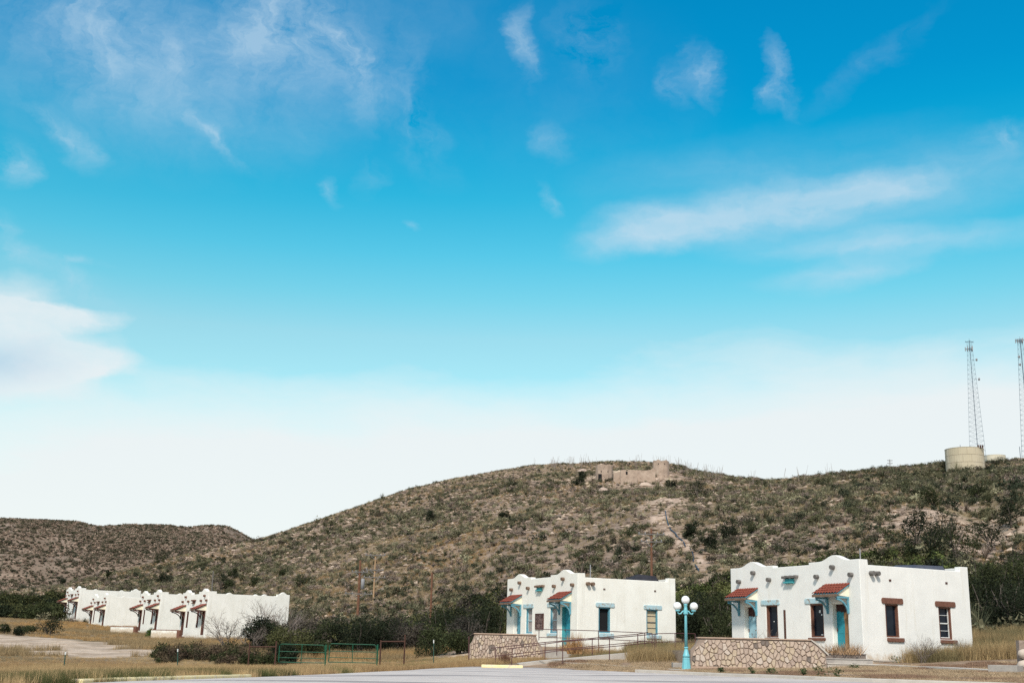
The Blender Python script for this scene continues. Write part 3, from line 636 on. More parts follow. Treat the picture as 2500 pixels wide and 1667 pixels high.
    for i, r in enumerate(p['fwins']): window(*r, **p['fwo'][i])
    for i, r in enumerate(p['swins']): window(*r, sidewall=True, **p['swo'][i])
    # tiled canopies over the doors
    for (u0, u1, zt, ze, co) in p['canopies']:
        cn = part(MB().prism([(.0, ze-.09), (-co, ze-.02), (-co, ze+.02), (.0, zt-.04)], u0+.10, u0+.13, 'x').prism([(.0, ze-.09), (-co+.1, ze-.02), (.0, zt-.04)], u1-.13, u1-.10, 'x'), 'door_canopy', M['cheek'])
        mb = MB(); mb.add([(u0, .02, zt-.03), (u1, .02, zt-.03), (u1, -co-.05, ze-.0), (u0, -co-.05, ze-.0), (u0, .02, zt+.01), (u1, .02, zt+.01), (u1, -co-.05, ze+.04), (u0, -co-.05, ze+.04)], [(0,3,2,1),(4,5,6,7),(0,1,5,4),(1,2,6,5),(2,3,7,6),(3,0,4,7)])
        mb.build('canopy_board', p['beamm'], cn, fn=fn)
        n = p.get('tiles', 9); rows = p.get('rows', 4); mb = MB(); tw = (u1-u0+.06)/n
        for i in range(n):
            for j in range(rows):
                t0 = j/rows; t1 = (j+1)/rows; uc = u0-.03+tw*(i+.5)+random.uniform(-.006, .006); r_ = tw*.48
                def P(t, up): return (-co-.09)*t+.0*(1-t), (zt+.02)*(1-t)+(ze+.035)*t+up
                ya, za = P(t0-.02 if j else 0, .012); yb, zb = P(t1, .035+random.uniform(0, .012)); V = []
                for (yy, zz, rr) in ((ya, za, r_*.86), (yb, zb, r_)):
                    for s in range(6):
                        an = math.pi*s/5; V.append((uc-rr*math.cos(an), yy, zz+rr*.75*math.sin(an)))
                    for s in range(5, -1, -1):
                        an = math.pi*s/5; V.append((uc-(rr-.014)*math.cos(an), yy, zz+(rr-.014)*.75*math.sin(an)-.001))
                F = [(s, (s+1) % 12, (s+1) % 12+12, s+12) for s in range(12)]+[tuple(range(12)), tuple(range(12, 24))]
                mb.add(V, F)
        ro = mb.build('roof_tiles', p['tilem'], cn, fn=fn); ro['kind'] = 'stuff'
        MB().box(u0-.02, u1+.02, -co-.10, -co-.055, ze-.10, ze+.03).build('fascia', M['wood'], cn, fn=fn)
        for ub in (u0+.14, u1-.14):
            br = MB().box(ub-.05, ub+.05, -co+.02, .0, ze-.17, ze-.08).build('bracket', p['beamm'], cn, fn=fn)
            mb = MB(); mb.box(ub-.045, ub+.045, -.09, .0, ze-.17-p['drop'], ze-.17)
            pts = []
            for k in range(7):
                t = k/6; an = t*math.pi/2
                pts.append((-co*.88*(1-math.sin(an)**1)*1.0-.05, ze-.17-p['drop']*.92*(1-math.cos(an))**.9))
            th = .055
            poly = [(a_, z_) for a_, z_ in pts]+[(a_-.01, z_-th*1.6) for a_, z_ in reversed(pts)]
            for k in range(6):
                q = [pts[k], pts[k+1], (pts[k+1][0]-.045, pts[k+1][1]-.075), (pts[k][0]-.045, pts[k][1]-.075)]
                mb.prism(q, ub-.035, ub+.035, 'x')
            mb.build('brace', p['beamm'], cn, fn=fn)
    return root, fn, part

COMMON = dict(W=10.42, D=7.79, Hc=4.6, Hn=4.48, Hcr=4.90, Hs=4.33, Hf=4.57, a1=3.75, a2=6.66, c1=1.9, c2=8.55, hw=1.15, Hv1=3.84, step=.57, fs=7.18,
    vigas=[(.55+.3, 3.82), (1.87+.28, 4.26), (3.2+.28, 3.83), (7.05+.28, 3.83), (9.66+.2, 3.83), (8.3+.25, 4.27)], svigas=[(.72, 3.92), (1.08, 3.92)], vents=[(2.05, 3.62), (6.1, 3.66)],
    fwins=[(3.05, 4.0, .72, 2.44), (6.62, 7.62, .72, 2.44)], swins=[(1.63, 2.54, .77, 2.42), (5.41, 6.32, .75, 2.40)],
    canopies=[(.62, 2.42, 3.36, 2.82, .85), (7.88, 9.66, 3.36, 2.82, .85)], drop=.74, tiles=9, rows=4, detail=True)
R_POS, R_YAW = (17.906, 61.939, .341), -1.083
pr = dict(COMMON, wallm=M['stucco_grey'], vigam=M['greywood'], spoutm=M['teal'], beamm=M['blue'], tilem=M['tile'], fdoors=[(1.15, 2.22, .08, 2.45), (8.28, 9.45, .08, 2.45)],
    doorm=[M['blue_door'], M['worn_door']], jambm=[M['stucco_cream'], M['stucco_cream']],
    fwo=[dict(fr=M['brown'], pane=M['glass'], lint=(2.66, 4.24, .29), lm=M['paleblue'], sm_=M['brown'], sill=(2.95, 4.1, .16)), dict(fr=M['brown'], pane=M['glass'], lint=(6.26, 7.9, .29), lm=M['paleblue'], sm_=M['brown'], sill=(6.45, 7.75, .17))],
    swo=[dict(fr=M['brown'], pane=M['glass'], lint=(1.38, 2.86, .31), sill=(1.62, 2.78, .22)), dict(fr=M['brown'], pane=M['glass'], bars='hqe', barm=M['whitepaint'], lint=(5.16, 6.64, .30), sill=(5.38, 6.58, .20))])
hr, fnr, partr = make_house(pr, 'adobe_house', 'white adobe house on the right with brown side window frames and red tiled canopies', R_POS, R_YAW)
for n_, o in ((0, 'blue_lintel'),): pass
# brown sills of the front windows, papers behind the glass
for (a, b, c, d) in [(7.10, 7.22, 1.98, 2.12), (7.26, 7.34, 1.84, 1.92), (7.2, 7.36, .84, .88), (3.45, 3.52, 1.55, 1.6)]:
    partr(MB().box(a, b, .192, .198, c, d), 'window_sticker', M['whitepaint'])
partr(MB().box(10.425, 10.46, .6, 7.2, -.42, -.36), 'plinth_ledge', M['palecon'])
partr(MB().tube([(10.2, .3, 4.5), (10.2, .3, 5.15)], .03, 8), 'vent_pipe', M['dish'])
partr(MB().add([(6.6, 4.2, 3.95), (9.9, 4.2, 3.95), (9.9, 7.1, 3.95), (6.6, 7.1, 3.95), (7.6, 5.4, 4.70), (9.5, 5.0, 4.60), (9.6, 6.8, 4.62), (8.2, 6.9, 4.72)], [(0,1,5,4),(1,2,6,5),(2,3,7,6),(3,0,4,7),(4,5,6,7),(3,2,1,0)]), 'roof_cover', M['tarp'])

M_POS, M_YAW = (4.711, 81.234, .559), -1.107
pm = dict(COMMON, wallm=M['stucco_cream'], vigam=M['wood'], spoutm=M['teal'], beamm=M['blue'], tilem=M['tile'], fdoors=[(1.15, 2.22, -.05, 2.45), (8.28, 9.45, -.12, 2.45)],
    doorm=[M['blue'], M['teal_door']], jambm=[M['stucco_cream'], M['teal']],
    fwo=[dict(fr=M['blue'], pane=M['curtain'], bars='he', barm=M['paleblue'], lint=(2.66, 4.24, .29), sill=(2.75, 4.2, .2), lm=M['paleblue']), dict(fr=M['blue'], pane=M['curtain'], bars='he', barm=M['paleblue'], lint=(6.26, 7.9, .29), sill=(6.3, 7.75, .2), lm=M['paleblue'])],
    swo=[dict(fr=M['blue'], pane=M['black'], lint=(1.38, 2.86, .31), sill=(1.62, 2.78, .28), lm=M['paleblue'], rc=.24), dict(fr=M['blue'], pane=M['blind'], bars='hq', barm=M['greywood'], lint=(5.16, 6.64, .30), sill=(5.38, 6.58, .26), lm=M['paleblue'])])
hm, fnm, partm = make_house(pm, 'adobe_house', 'cream adobe house in the middle with blue window frames behind the railings', M_POS, M_YAW)
partm(MB().tube([(9.6, 1.45, 4.0), (9.6, 1.45, 5.25)], .035, 8), 'vent_pipe', M['dish'])
partm(MB().add([(6.8, 4.6, 3.95), (9.9, 4.3, 3.95), (9.9, 7.15, 3.95), (6.8, 7.1, 3.95), (8.2, 5.2, 4.62), (9.2, 5.5, 4.82), (9.6, 6.7, 4.72), (8.4, 6.8, 4.72)], [(0,1,5,4),(1,2,6,5),(2,3,7,6),(3,0,4,7),(4,5,6,7),(3,2,1,0)]), 'roof_cover', M['tar'])
pq = partm(MB().box(4.62, 5.72, -.05, .03, 1.02, 2.02), 'plaque', M['plaque'])
MB().box(4.58, 5.76, -.07, .0, 2.0, 2.05).box(4.58, 5.76, -.07, 0, .98, 1.03).box(4.58, 4.64, -.07, 0, .98, 2.05).box(5.70, 5.76, -.07, 0, .98, 2.05).build('plaque_frame', M['dkbrown'], pq, fn=fnm)

pb = dict(W=8.65, D=9.64, b=.027, Hc=4.6, Hn=4.36, Hcr=4.92, Hs=4.36, Hf=4.58, a1=2.95, a2=5.46, c1=1.45, c2=7.1, hw=.95, Hv1=3.62, step=.9, fs=8.1, humps=[(2.45, .42, .17), (6.6, .42, .17), (8.85, .55, .26)],
    vigas=[(.5, 3.61), (1.36, 4.12), (2.42, 3.61), (6.62, 3.61), (8.35, 3.61), (7.6, 4.12)], svigas=[], vents=[], vr=.13, bottom=-2.4,
    fdoors=[(.45, 1.45, -.1, 2.45), (7.2, 8.2, -.1, 2.45)], fwins=[(2.05, 2.75, .70, 2.5), (5.45, 6.15, .70, 2.5)], swins=[],
    canopies=[(.0, 1.62, 3.17, 2.60, 1.2), (6.7, 8.35, 3.17, 2.60, 1.2)], drop=.75, tiles=8, rows=4,
    wallm=M['stucco_far'], vigam=M['brown'], spoutm=M['brown'], beamm=M['dkbrown'], tilem=M['tile_dull'], doorm=[M['dkbrown']]*2, jambm=[M['brown']]*2, recess=.12,
    fwo=[dict(fr=M['dkbrown'], pane=M['dkbrown'], rc=.1)]*2, swo=[])
HL = [(-32.737, 134.781, 1.114), (-43.135, 153.384, 1.677), (-58.248, 179.455, 2.153), (-66.829, 192.355, 3.606)]
HLL = ['nearest white row house with bare shrubs growing in front of its long wall', 'white row house standing second from the nearest, behind a low white wall', 'lowest white row house, its gables lost against the wall of the next one up', 'farthest white row house, at the left end of the row above the sandy path']
hb, fnb, partb = make_house(pb, 'row_house', HLL[0], HL[0], -.992, 'white row houses at the foot of the hill')
for i in range(1, 4):
    o = copy_tree(hb); o.location = HL[i]; o['label'] = HLL[i]
# low white walls between the row houses
for i, (px0, px1, pt, dist_) in enumerate([(162, 201, 1521, 184), (270, 326, 1529, 158), (369, 432, 1537, 140)]):
    A_ = pix(px0, pt, dist_); B_ = pix(px1, pt+1, dist_-1.5)
    lw = thing('garden_wall', ['low white wall before the farthest row house', 'low white wall in the middle, between the second and third row houses', 'low white wall nearest the viewer, beside the nearest row house'][i], 'wall', (A_.x, A_.y, A_.z), math.atan2(B_.y-A_.y, B_.x-A_.x), 'low white walls between the row houses')
    ln = math.hypot(B_.x-A_.x, B_.y-A_.y)
    MB().box(0, ln, 0, .3, -2.5, 0).build('wall_body', M['stucco_far'], lw, bevel=.03)
    MB().box(-.04, ln+.04, -.04, .34, .005, .06).build('coping', M['tile_dull'], lw)
    MB().box(ln+.05, ln+.45, -.1, .4, -2.5, .05).box(ln+.46, ln+.75, -.1, .4, -2.5, -.65).build('end_pier', M['brown'], lw, bevel=.03)

# ------------------------------------------------------------------ stone terraces
def clip(poly, nx, ny, d):                       # keep points with nx*x+ny*y<=d
    o = []
    for i in range(len(poly)):
        a, b = poly[i], poly[(i+1) % len(poly)]; fa = nx*a[0]+ny*a[1]-d; fb = nx*b[0]+ny*b[1]-d
        if fa <= 0: o.append(a)
        if fa*fb < 0: t = fa/(fa-fb); o.append((a[0]+(b[0]-a[0])*t, a[1]+(b[1]-a[1])*t))
    return o
def stone_wall(label, P0, P1, outline, size, rnd, thick=.45, gap=.010, ez_=1.35):
    """outline in (s along the wall, z); convex parts only at its ends"""
    d = Vector((P1[0]-P0[0], P1[1]-P0[1])); ang = math.atan2(d.y, d.x)
    root = thing('stone_wall', label, 'wall', (P0[0], P0[1], 0), ang)
    MB().prism(outline, 0, thick, 'y').build('mortar_core', M['mortar'], root)
    xs = [p[0] for p in outline]; zs = [p[1] for p in outline]; r = random.Random(rnd); seeds = []
    tries = 0
    while tries < 6000:
        tries += 1; x = r.uniform(min(xs), max(xs)); z = r.uniform(min(zs), max(zs)); m_ = size*r.choice((.38, .55, .8, 1.1, 1.45))
        if all(((x-a)/1.0)**2+((z-b)/ez_)**2 > m_*m_ for a, b in seeds): seeds.append((x, z))
    mb_base = []
    for i, (x, z) in enumerate(seeds):
        poly = [(x-size*1.3, z-size*1.9), (x+size*1.3, z-size*1.9), (x+size*1.3, z+size*1.9), (x-size*1.3, z+size*1.9)]
        for j, (a, b) in enumerate(seeds):
            if i == j or abs(a-x) > 4*size or abs(b-z) > 6*size: continue
            nx, ny = (a-x), (b-z)/(ez_*ez_*r.uniform(.8, 1.2)); l = math.hypot(nx, ny)*1.0
            mx_, mz_ = (a+x)/2, (b+z)/2; poly = clip(poly, nx, ny, nx*mx_+ny*mz_-gap*math.hypot(nx, ny))
            if len(poly) < 3: break
        if len(poly) < 3: continue
        n = len(outline)
        for k in range(n):
            p, q = outline[k], outline[(k+1) % n]; ex, ez = q[0]-p[0], q[1]-p[1]; l = math.hypot(ex, ez)
            if l < 1e-6: continue
            nx, ny = -ez/l, ex/l                 # outline is clockwise seen from the front
            poly = clip(poly, nx, ny, nx*p[0]+ny*p[1]-.05)
            if len(poly) < 3: break
        if len(poly) < 3: continue
        A_ = abs(sum(poly[k][0]*poly[(k+1) % len(poly)][1]-poly[(k+1) % len(poly)][0]*poly[k][1] for k in range(len(poly))))/2
        if A_ < .006: continue
        # knock off the corners so that the stone reads as rounded rubble
        q2 = []
        for k in range(len(poly)):
            p0, p1, p2 = poly[k-1], poly[k], poly[(k+1) % len(poly)]; e = r.uniform(.08, .2)
            q2 += [(p1[0]+(p0[0]-p1[0])*e, p1[1]+(p0[1]-p1[1])*e), (p1[0]+(p2[0]-p1[0])*e, p1[1]+(p2[1]-p1[1])*e)]
        cx = sum(p[0] for p in q2)/len(q2); cz = sum(p[1] for p in q2)/len(q2); k_ = len(q2); pr_ = r.uniform(.03, .075); V = []
        for (sc2, y) in ((1, .03), (.97, -pr_*.6), (.80, -pr_)):
            V += [(cx+(p[0]-cx)*sc2-cx, y+r.uniform(-.006, .006), cz+(p[1]-cz)*sc2-cz) for p in q2]
        F = [(a_*k_+b_, a_*k_+(b_+1) % k_, (a_+1)*k_+(b_+1) % k_, (a_+1)*k_+b_) for a_ in (0, 1) for b_ in range(k_)]+[tuple(2*k_+b_ for b_ in range(k_))]
        c = r.random(); mi = 0 if c < .36 else 1 if c < .58 else 2 if c < .80 else 3 if c < .94 else 4
        MB().add(V, F).build('stone', M['stone%d' % mi], root, loc=(cx, 0, cz))
    return root
# right terrace
zr = lambda px, py, y: pix(px, py, y).z
RW = 57.6; x0 = pix(1686, 1600, RW).x; x1 = pix(2013, 1600, RW).x; Lr = x1-x0
def sx(px): return pix(px, 1590, RW).x-x0
topz = zr(1850, 1559, RW)
ol = [(0, -1.0), (0, zr(1686, 1586, RW)), (sx(1690), zr(1690, 1583, RW)), (sx(1699), zr(1699, 1573, RW)), (sx(1706), topz-.03), (sx(1978), topz-.03), (sx(1996), zr(1996, 1576, RW)), (sx(2016), zr(2016, 1597, RW)), (sx(2018), -1.0)]
sw = stone_wall('rubble stone terrace wall in front of the right house, beside the turquoise lamp', (x0, RW), (x1, RW), ol, .36, 3)
MB().box(sx(1703), sx(1981), -.07, .52, topz-.025, topz+.035).build('coping', M['coping'], sw, bevel=.015)
MB().prism([(sx(1981), topz-.02), (sx(1981), topz+.04), (sx(1998), zr(1998, 1574, RW)+.06), (sx(2022), zr(2022, 1597, RW)+.05), (sx(2022), zr(2022, 1597, RW)-.06), (sx(1998), zr(1998, 1574, RW)-.05)], -.05, .5, 'y').build('sloped_coping', M['palecon'], sw)
MB().box(-.1, sx(2022), -.10, -.005, gz(x0, RW)-.6, gz(x0+5, RW)+.03).build('footing', M['coping'], sw)
U_ = lambda yaw: (Vector((math.cos(yaw), math.sin(yaw))), Vector((-math.sin(yaw), math.cos(yaw))))
UR, VR = U_(R_YAW); cR = Vector(R_POS[:2]); lR = cR-UR*10.42
tag(MB().prism([(x0+.15, RW+.46), (x1+.1, RW+.46), (x1+.1, 60.2), (cR.x-.05, cR.y+.05), (lR.x, lR.y), (x0-.6, lR.y)], -1.2, .24, 'z').build('terrace', M['soil']), kind='structure')
st = thing('front_steps', 'grey concrete steps beside the corner of the right house', 'steps', (0, 0, 0))
xs0 = pix(2021, 1600, 59).x
for i, (yy, zt, xe) in enumerate([(60.3, .255, pix(2114, 1600, 60.3).x), (59.85, .02, pix(2131, 1600, 59.8).x), (59.2, -.215, pix(2175, 1620, 59.2).x)]):
    MB().box(xs0+.02, xe, yy, yy+[2.5, .46, .66][i], -1.0, zt-.05).box(xs0+.02, xe+.02, yy-.035, yy+[2.5, .46, .66][i], zt-.048, zt).build('step', [M['stone4'], M['concrete'], M['palecon']][i], st, bevel=.008)
# middle terrace
MW = 78.5; x0m = pix(1146, 1600, MW).x; sxm = lambda px: pix(px, 1590, MW).x-x0m
tz = zr(1230, 1549, MW)
olm = [(0, -1.4), (0, zr(1146, 1572, MW)), (sxm(1152), zr(1152, 1564, MW)), (sxm(1158), tz), (sxm(1308), tz), (sxm(1313), zr(1313, 1566, MW)), (sxm(1324), zr(1324, 1580, MW)), (sxm(1330), -1.4)]
mw = stone_wall('pink rubble stone terrace wall before the middle house, behind the railings', (x0m, MW), (pix(1330, 1600, MW).x, MW), olm, .31, 9, ez_=1.8)
MB().box(sxm(1155), sxm(1310), -.07, .52, tz+.005, tz+.08).build('coping', M['coping'], mw, bevel=.02)
UM, VM = U_(M_YAW); cM = Vector(M_POS[:2]); lM = cM-UM*10.42
tag(MB().prism([(x0m+.1, MW+.46), (x0m+sxm(1330), MW+.46), (cM.x-.1, cM.y), (lM.x, lM.y), (x0m, lM.y)], -1.6, .35, 'z').build('terrace', M['soil']), kind='structure')
tag(MB().prism([(x0m+sxm(1330), MW-.4), (cM.x+.6, MW-.2), (cM.x+.1, cM.y-.03), (x0m+sxm(1330)+.2, cM.y+2)], -1.6, .12, 'z').build('landing', M['concrete']), kind='structure')

# ramp and railings of the middle house
rp = [pix(1268, 1619, 61.5), pix(1320, 1612, 62.3), pix(1380, 1607, 63), pix(1470, 1598, 64), pix(1558, 1590, 65)]
rq = [pix(1262, 1616, 64), pix(1320, 1606, 64.6), pix(1380, 1601, 65.3), pix(1470, 1593, 66.3), pix(1558, 1586, 67)]
v = []; f = []
for a, b in zip(rp, rq):
    v += [(a.x, a.y, a.z-.9), (a.x, a.y, a.z), (b.x, b.y, a.z+.01), (b.x, b.y, a.z-.9)]
for i in range(4):
    for j in range(4): f.append((i*4+j, i*4+(j+1) % 4, (i+1)*4+(j+1) % 4, (i+1)*4+j))
f += [(0, 1, 2, 3), (19, 18, 17, 16)]
tag(MB().add(v, f).build('ramp', M['palecon'], bevel=.01), kind='structure')
def railing(label, posts, top_over=(0, 0), close=False, m=None, r=.024, mid=.42):
    root = thing('railing', label, 'railing', (0, 0, 0), group='dark red steel railings of the ramp'); tops = []
    for (px, pt, pb_, y) in posts:
        T_ = pix(px, pt, y); B_ = pix(px, pb_, y); bz_ = B_.z-.12
        MB().tube([(T_.x, T_.y, bz_), (T_.x, T_.y, T_.z)], r*1.05, 6).build('post', m or M['rail'], root); tops.append(T_)
    a0 = tops[0]+(tops[0]-tops[1]).normalized()*top_over[0]; a1_ = tops[-1]+(tops[-1]-tops[-2]).normalized()*top_over[1]
    line = [a0]+tops[1:-1]+[a1_] if top_over[0] else [tops[0]]+tops[1:-1]+[a1_]
    MB().tube(line, r, 6).build('top_rail', m or M['rail'], root)
    MB().tube([p-Vector((0, 0, mid)) for p in tops], r*.9, 6).build('lower_rail', m or M['rail'], root)
    return root
railing('near dark red railing along the lower edge of the concrete ramp', [(1250, 1582, 1619, 62), (1374, 1565, 1617, 61.8), (1488, 1557, 1604, 62.8), (1597, 1547, 1592, 64.5)], (.25, .25))
railing('far dark red railing along the upper edge of the concrete ramp', [(1210, 1580, 1621, 64), (1331, 1567, 1609, 65), (1446, 1557, 1597, 66), (1557, 1547, 1583, 67.5), (1574, 1544, 1586, 68)], (.25, .3))
railing('level dark red railing on the landing before the corner of the middle house', [(1316, 1535, 1557, 72), (1360, 1536, 1594, 72), (1461, 1539, 1586, 71), (1574, 1544, 1588, 70), (1592, 1545, 1589, 69.7)], mid=.46)
railing('short dark red railing ending at the turquoise lamp post', [(1601, 1546, 1587, 69), (1648, 1545, 1580, 70), (1697, 1546, 1580, 71)], mid=.46)
# kerb lines and slabs around the ramp
tag(band('paving_edge', [gpt(px, py) for px, py in [(1350, 1618), (1460, 1623), (1560, 1629), (1680, 1636), (1720, 1638)]], .16, .05, M['palecon'], bevel=0), kind='structure')
tag(band('slab_edge', [gpt(px, py) for px, py in [(1470, 1605), (1560, 1604), (1650, 1606)]], .5, .08, M['palecon'], bevel=0), kind='structure')
tag(band('pavement', [gpt(px, py) for px, py in [(2120, 1625), (2250, 1631), (2410, 1640)]], .9, .10, M['palecon'], bevel=.01), kind='structure')
a = gpt(2412, 1642); b = gpt(2484, 1644)
tag(band('low_block', [a, b], .7, .32, M['concrete']), 'low grey concrete block at the right end of the pavement', 'block')
a = pix(1650, 1600, 59); MBo = MB().box(0, 1.0, 0, .5, -.6, .28).build('low_block', M['concrete'], bevel=.02); MBo.location = (a.x-.2, 58.6, gz(a.x, 58.6)); tag(MBo, 'low grey concrete block behind the base of the turquoise lamp', 'block')
pw = thing('boulder_pier', 'pale boulder pier at the right edge of the picture', 'pier', (pix(2500, 1620, 54).x, 54, gz(21.8, 54)))
def rock_mb(r, sx_=1, sy_=1, sz_=1, seed=0, n=8):
    rr = random.Random(seed); mb = MB(); V = []; F = []
    for i in range(n//2+1):
        for j in range(n):
            ph = math.pi*(i/(n//2)); th = 2*math.pi*j/n; k = r*rr.uniform(.82, 1.1); V.append((k*sx_*math.sin(ph)*math.cos(th), k*sy_*math.sin(ph)*math.sin(th), k*sz_*math.cos(ph)))
    for i in range(n//2):
        for j in range(n): F.append((i*n+j, i*n+(j+1) % n, (i+1)*n+(j+1) % n, (i+1)*n+j))
    return mb.add(V, F)
for i, (a, b, c_2, r) in enumerate([(0, 0, .15, .32), (.35, .1, .2, .38), (.05, .05, .62, .30), (.5, .1, .75, .33), (.9, .1, .3, .4), (.9, 0, .85, .3), (.4, .05, 1.15, .26)]):
    rock_mb(r, 1.1, .8, .75, i).build('boulder', M['stone%d' % [3, 1, 3, 0, 2, 1, 3][i]], pw, smooth=True, loc=(a, b, c_2))
MB().box(-.1, 1.3, .12, .45, -.5, 1.2).build('mortar_core', M['mortar'], pw)

# ------------------------------------------------------------------ street lamp
LP = pix(1676, 1636, 57.0); HLAMP = 3.34; k = HLAMP/3.34
lamp = thing('street_lamp', 'turquoise iron street lamp with three white globes beside the stone wall', 'street lamp', (LP.x, LP.y, LP.z-.02))
tur = M['lamp']
MB().lathe([(.225, 0), (.225, .05), (.215, .08), (.165, .52), (.17, .56), (.15, .6)], 8).build('base', tur, lamp)
MB().lathe([(.15, .60), (.17, .66), (.16, .70), (.13, .76), (.085, .95), (.075, 1.0), (.10, 1.02), (.10, 1.05), (.07, 1.08)], 20).build('plinth', tur, lamp, smooth=True)
MB().lathe([(.078, 1.07), (.058, 2.45), (.056, 2.5)], 16).build('pole', tur, lamp, smooth=True)
MB().lathe([(.058, 2.5), (.11, 2.53), (.12, 2.58), (.09, 2.64), (.085, 2.78), (.075, 2.80), (.07, 2.92), (.09, 2.95), (.085, 3.02)], 16).build('capital', tur, lamp, smooth=True)
for s in (-1, 1):
    MB().tube([(s*.07, 0, 2.68), (s*.14, 0, 2.66), (s*.22, 0, 2.56), (s*.30, 0, 2.54), (s*.36, 0, 2.60), (s*.37, 0, 2.68)], .035, 10).lathe([(.05, 2.64), (.11, 2.67), (.12, 2.71), (.09, 2.72)], 16, (s*.37, 0, 0)).build('arm', tur, lamp, smooth=True)
    for g in range(1): pass
for (x, z) in ((-.40, 2.89), (.40, 2.89), (0, 3.18)):
    prof = [(.19*math.sin(math.pi*i/14)+.0005, -.19*math.cos(math.pi*i/14)) for i in range(15)]
    MB().lathe(prof, 24).build('globe', M['globe'], lamp, smooth=True, loc=(x*.96, 0, z))
MB().box(-.02, .02, -.12, -.09, 2.6, 2.75).build('finial', tur, lamp)

# ------------------------------------------------------------------ gates, fences, posts
def gate(label, px0, px1, pt, pb_, y, mids):
    A_ = pix(px0, pt, y); B_ = pix(px1, pt, y-.2); w_ = math.hypot(B_.x-A_.x, B_.y-A_.y); gA = pix(px0, pb_, y).z; H_ = A_.z-gA
    root = thing('pipe_gate', label, 'gate', (A_.x, A_.y, gA), math.atan2(B_.y-A_.y, B_.x-A_.x), 'green pipe gates'); r = .03
    MB().tube([(.0, 0, .15), (0, 0, H_-.12), (.08, 0, H_-.02), (.16, 0, H_), (w_-.1, 0, H_-.02), (w_, 0, H_-.1), (w_, 0, .15), (0, 0, .15)], r, 6).build('frame', M['green'], root)
    for zz in mids: MB().tube([(0, 0, H_*zz), (w_, 0, H_*zz-.01)], r*.8, 6).build('rail', M['green'], root)
    for t in (0.5,): MB().tube([(w_*t, 0, .15), (w_*t, 0, H_)], r*.8, 6).build('stile', M['green'], root)
    MB().tube([(w_+.09, 0, -.2), (w_+.09, 0, H_+.02)], .05, 8).build('hinge_post', M['green'], root)
gate('left green pipe gate in the grass before the dark thicket', 683, 793, 1571, 1621, 80, (.34, .64))
gate('right green pipe gate next to the rusty fence frame', 805, 919, 1570, 1621, 80, (.34, .64))
def hframe(label, posts, pt_rail, y):
    root = thing('pipe_fence', label, 'fence', (0, 0, 0), group='rusty pipe fence frames'); q = []
    for (px, pt, pb_) in posts:
        T_ = pix(px, pt, y); B_ = pix(px, pb_, y); MB().tube([(T_.x, y, B_.z-.3), (T_.x, y, T_.z)], .05, 8).build('post', M['rust'], root); q.append(T_)
    MB().tube([(q[0].x, y, pix(posts[0][0], pt_rail, y).z), (q[-1].x, y, pix(posts[-1][0], pt_rail, y).z)], .04, 8).build('rail', M['rust'], root)
hframe('rusty pipe fence frame left of the green gates', [(610, 1566, 1620), (675, 1564, 1620)], 1578, 79)
hframe('rusty pipe fence frame right of the green gates', [(930, 1562, 1618), (989, 1549, 1616)], 1565, 80)
for (px, pt, pb_, y, lab, wt) in [(160, 1590, 1643, 66, 'leaning green steel post in the grass at the lower left', 1), (434, 1583, 1632, 72, 'green steel post with white tip before the brown brush', 1), (1059, 1561, 1602, 78, 'white tipped thin post between fence frame and middle house', 1), (1145, 1552, 1600, 74, 'dark steel post at the left end of the pink stone wall', 0)]:
    T_ = pix(px, pt, y); B_ = pix(px-(5 if px == 160 else 0), pb_, y); g_ = gz(B_.x, y)
    ft = thing('fence_post', lab, 'post', (B_.x, y, min(B_.z, g_)), group='slim steel fence posts'); L_ = Vector((T_.x-B_.x, 0, T_.z-min(B_.z, g_)))
    MB().tube([(0, 0, -.2), L_*.86], .032, 6).build('shaft', M['greenpost'] if wt else M['rail'], ft)
    MB().tube([L_*.86, L_], .034, 6).build('tip', M['whitepaint'] if wt else M['rail'], ft)
T_ = pix(1915, 1488, 60.3)
rpst = MB().box(-.045, .045, -.045, .045, -.4, T_.z-.2).build('rusty_post', M['rust']); rpst.location = (T_.x, T_.y, .2); tag(rpst, 'rusty square post standing on the terrace of the right house', 'post')
mk = MB().box(-.14, .14, -.1, .1, -.3, .22).build('concrete_marker', M['palecon'], bevel=.03); a = pix(210, 1655, 40); mk.location = (a.x, 40, gz(a.x, 40)+.05); tag(mk, 'small pale concrete marker in the grass beside the yellow kerb', 'marker')

# ------------------------------------------------------------------ utility poles
def pole(label, px, pt, pb_, y, r, arms, m, extras=None):
    if y > 180 and y < 380 and px > 560: y = onto(px, pb_).y-.5; r = r*y/215; print('pole', px, y)
    T_ = pix(px, pt, y); B_ = pix(px, pb_, y); g_ = min(B_.z, gz(T_.x, y))-.3
    root = thing('utility_pole', label, 'utility pole', (T_.x, y, g_)); H_ = T_.z-g_
    MB().tube([(0, 0, 0), (0, 0, H_)], r, 8, r*.75).build('shaft', m, root)
    for (pz, w_) in arms:
        z = pix(px, pz, y).z-g_; MB().box(-w_, w_, -.18, -.07, z-.07, z+.06).build('crossarm', M['greywood'], root)
        for s in (-.9, -.45, .45, .9): MB().lathe([(.05, 0), (.07, .08), (.03, .16)], 6, (s*w_, -.12, z+.06)).build('insulator', M['dish'], root)
        MB().tube([(-w_*.55, -.1, z-.03), (0, -.1, z-.6)], .025, 4).tube([(w_*.55, -.1, z-.03), (0, -.1, z-.6)], .025, 4).build('brace', M['dish'], root)
    return root, g_
p1, g1 = pole('dark brown utility pole carrying a grey transformer above the thicket', 880, 1367, 1500, 165, .20, [(1396, 1.1), (1449, 1.9)], M['pole'])
z = pix(887, 1438, 165).z-g1
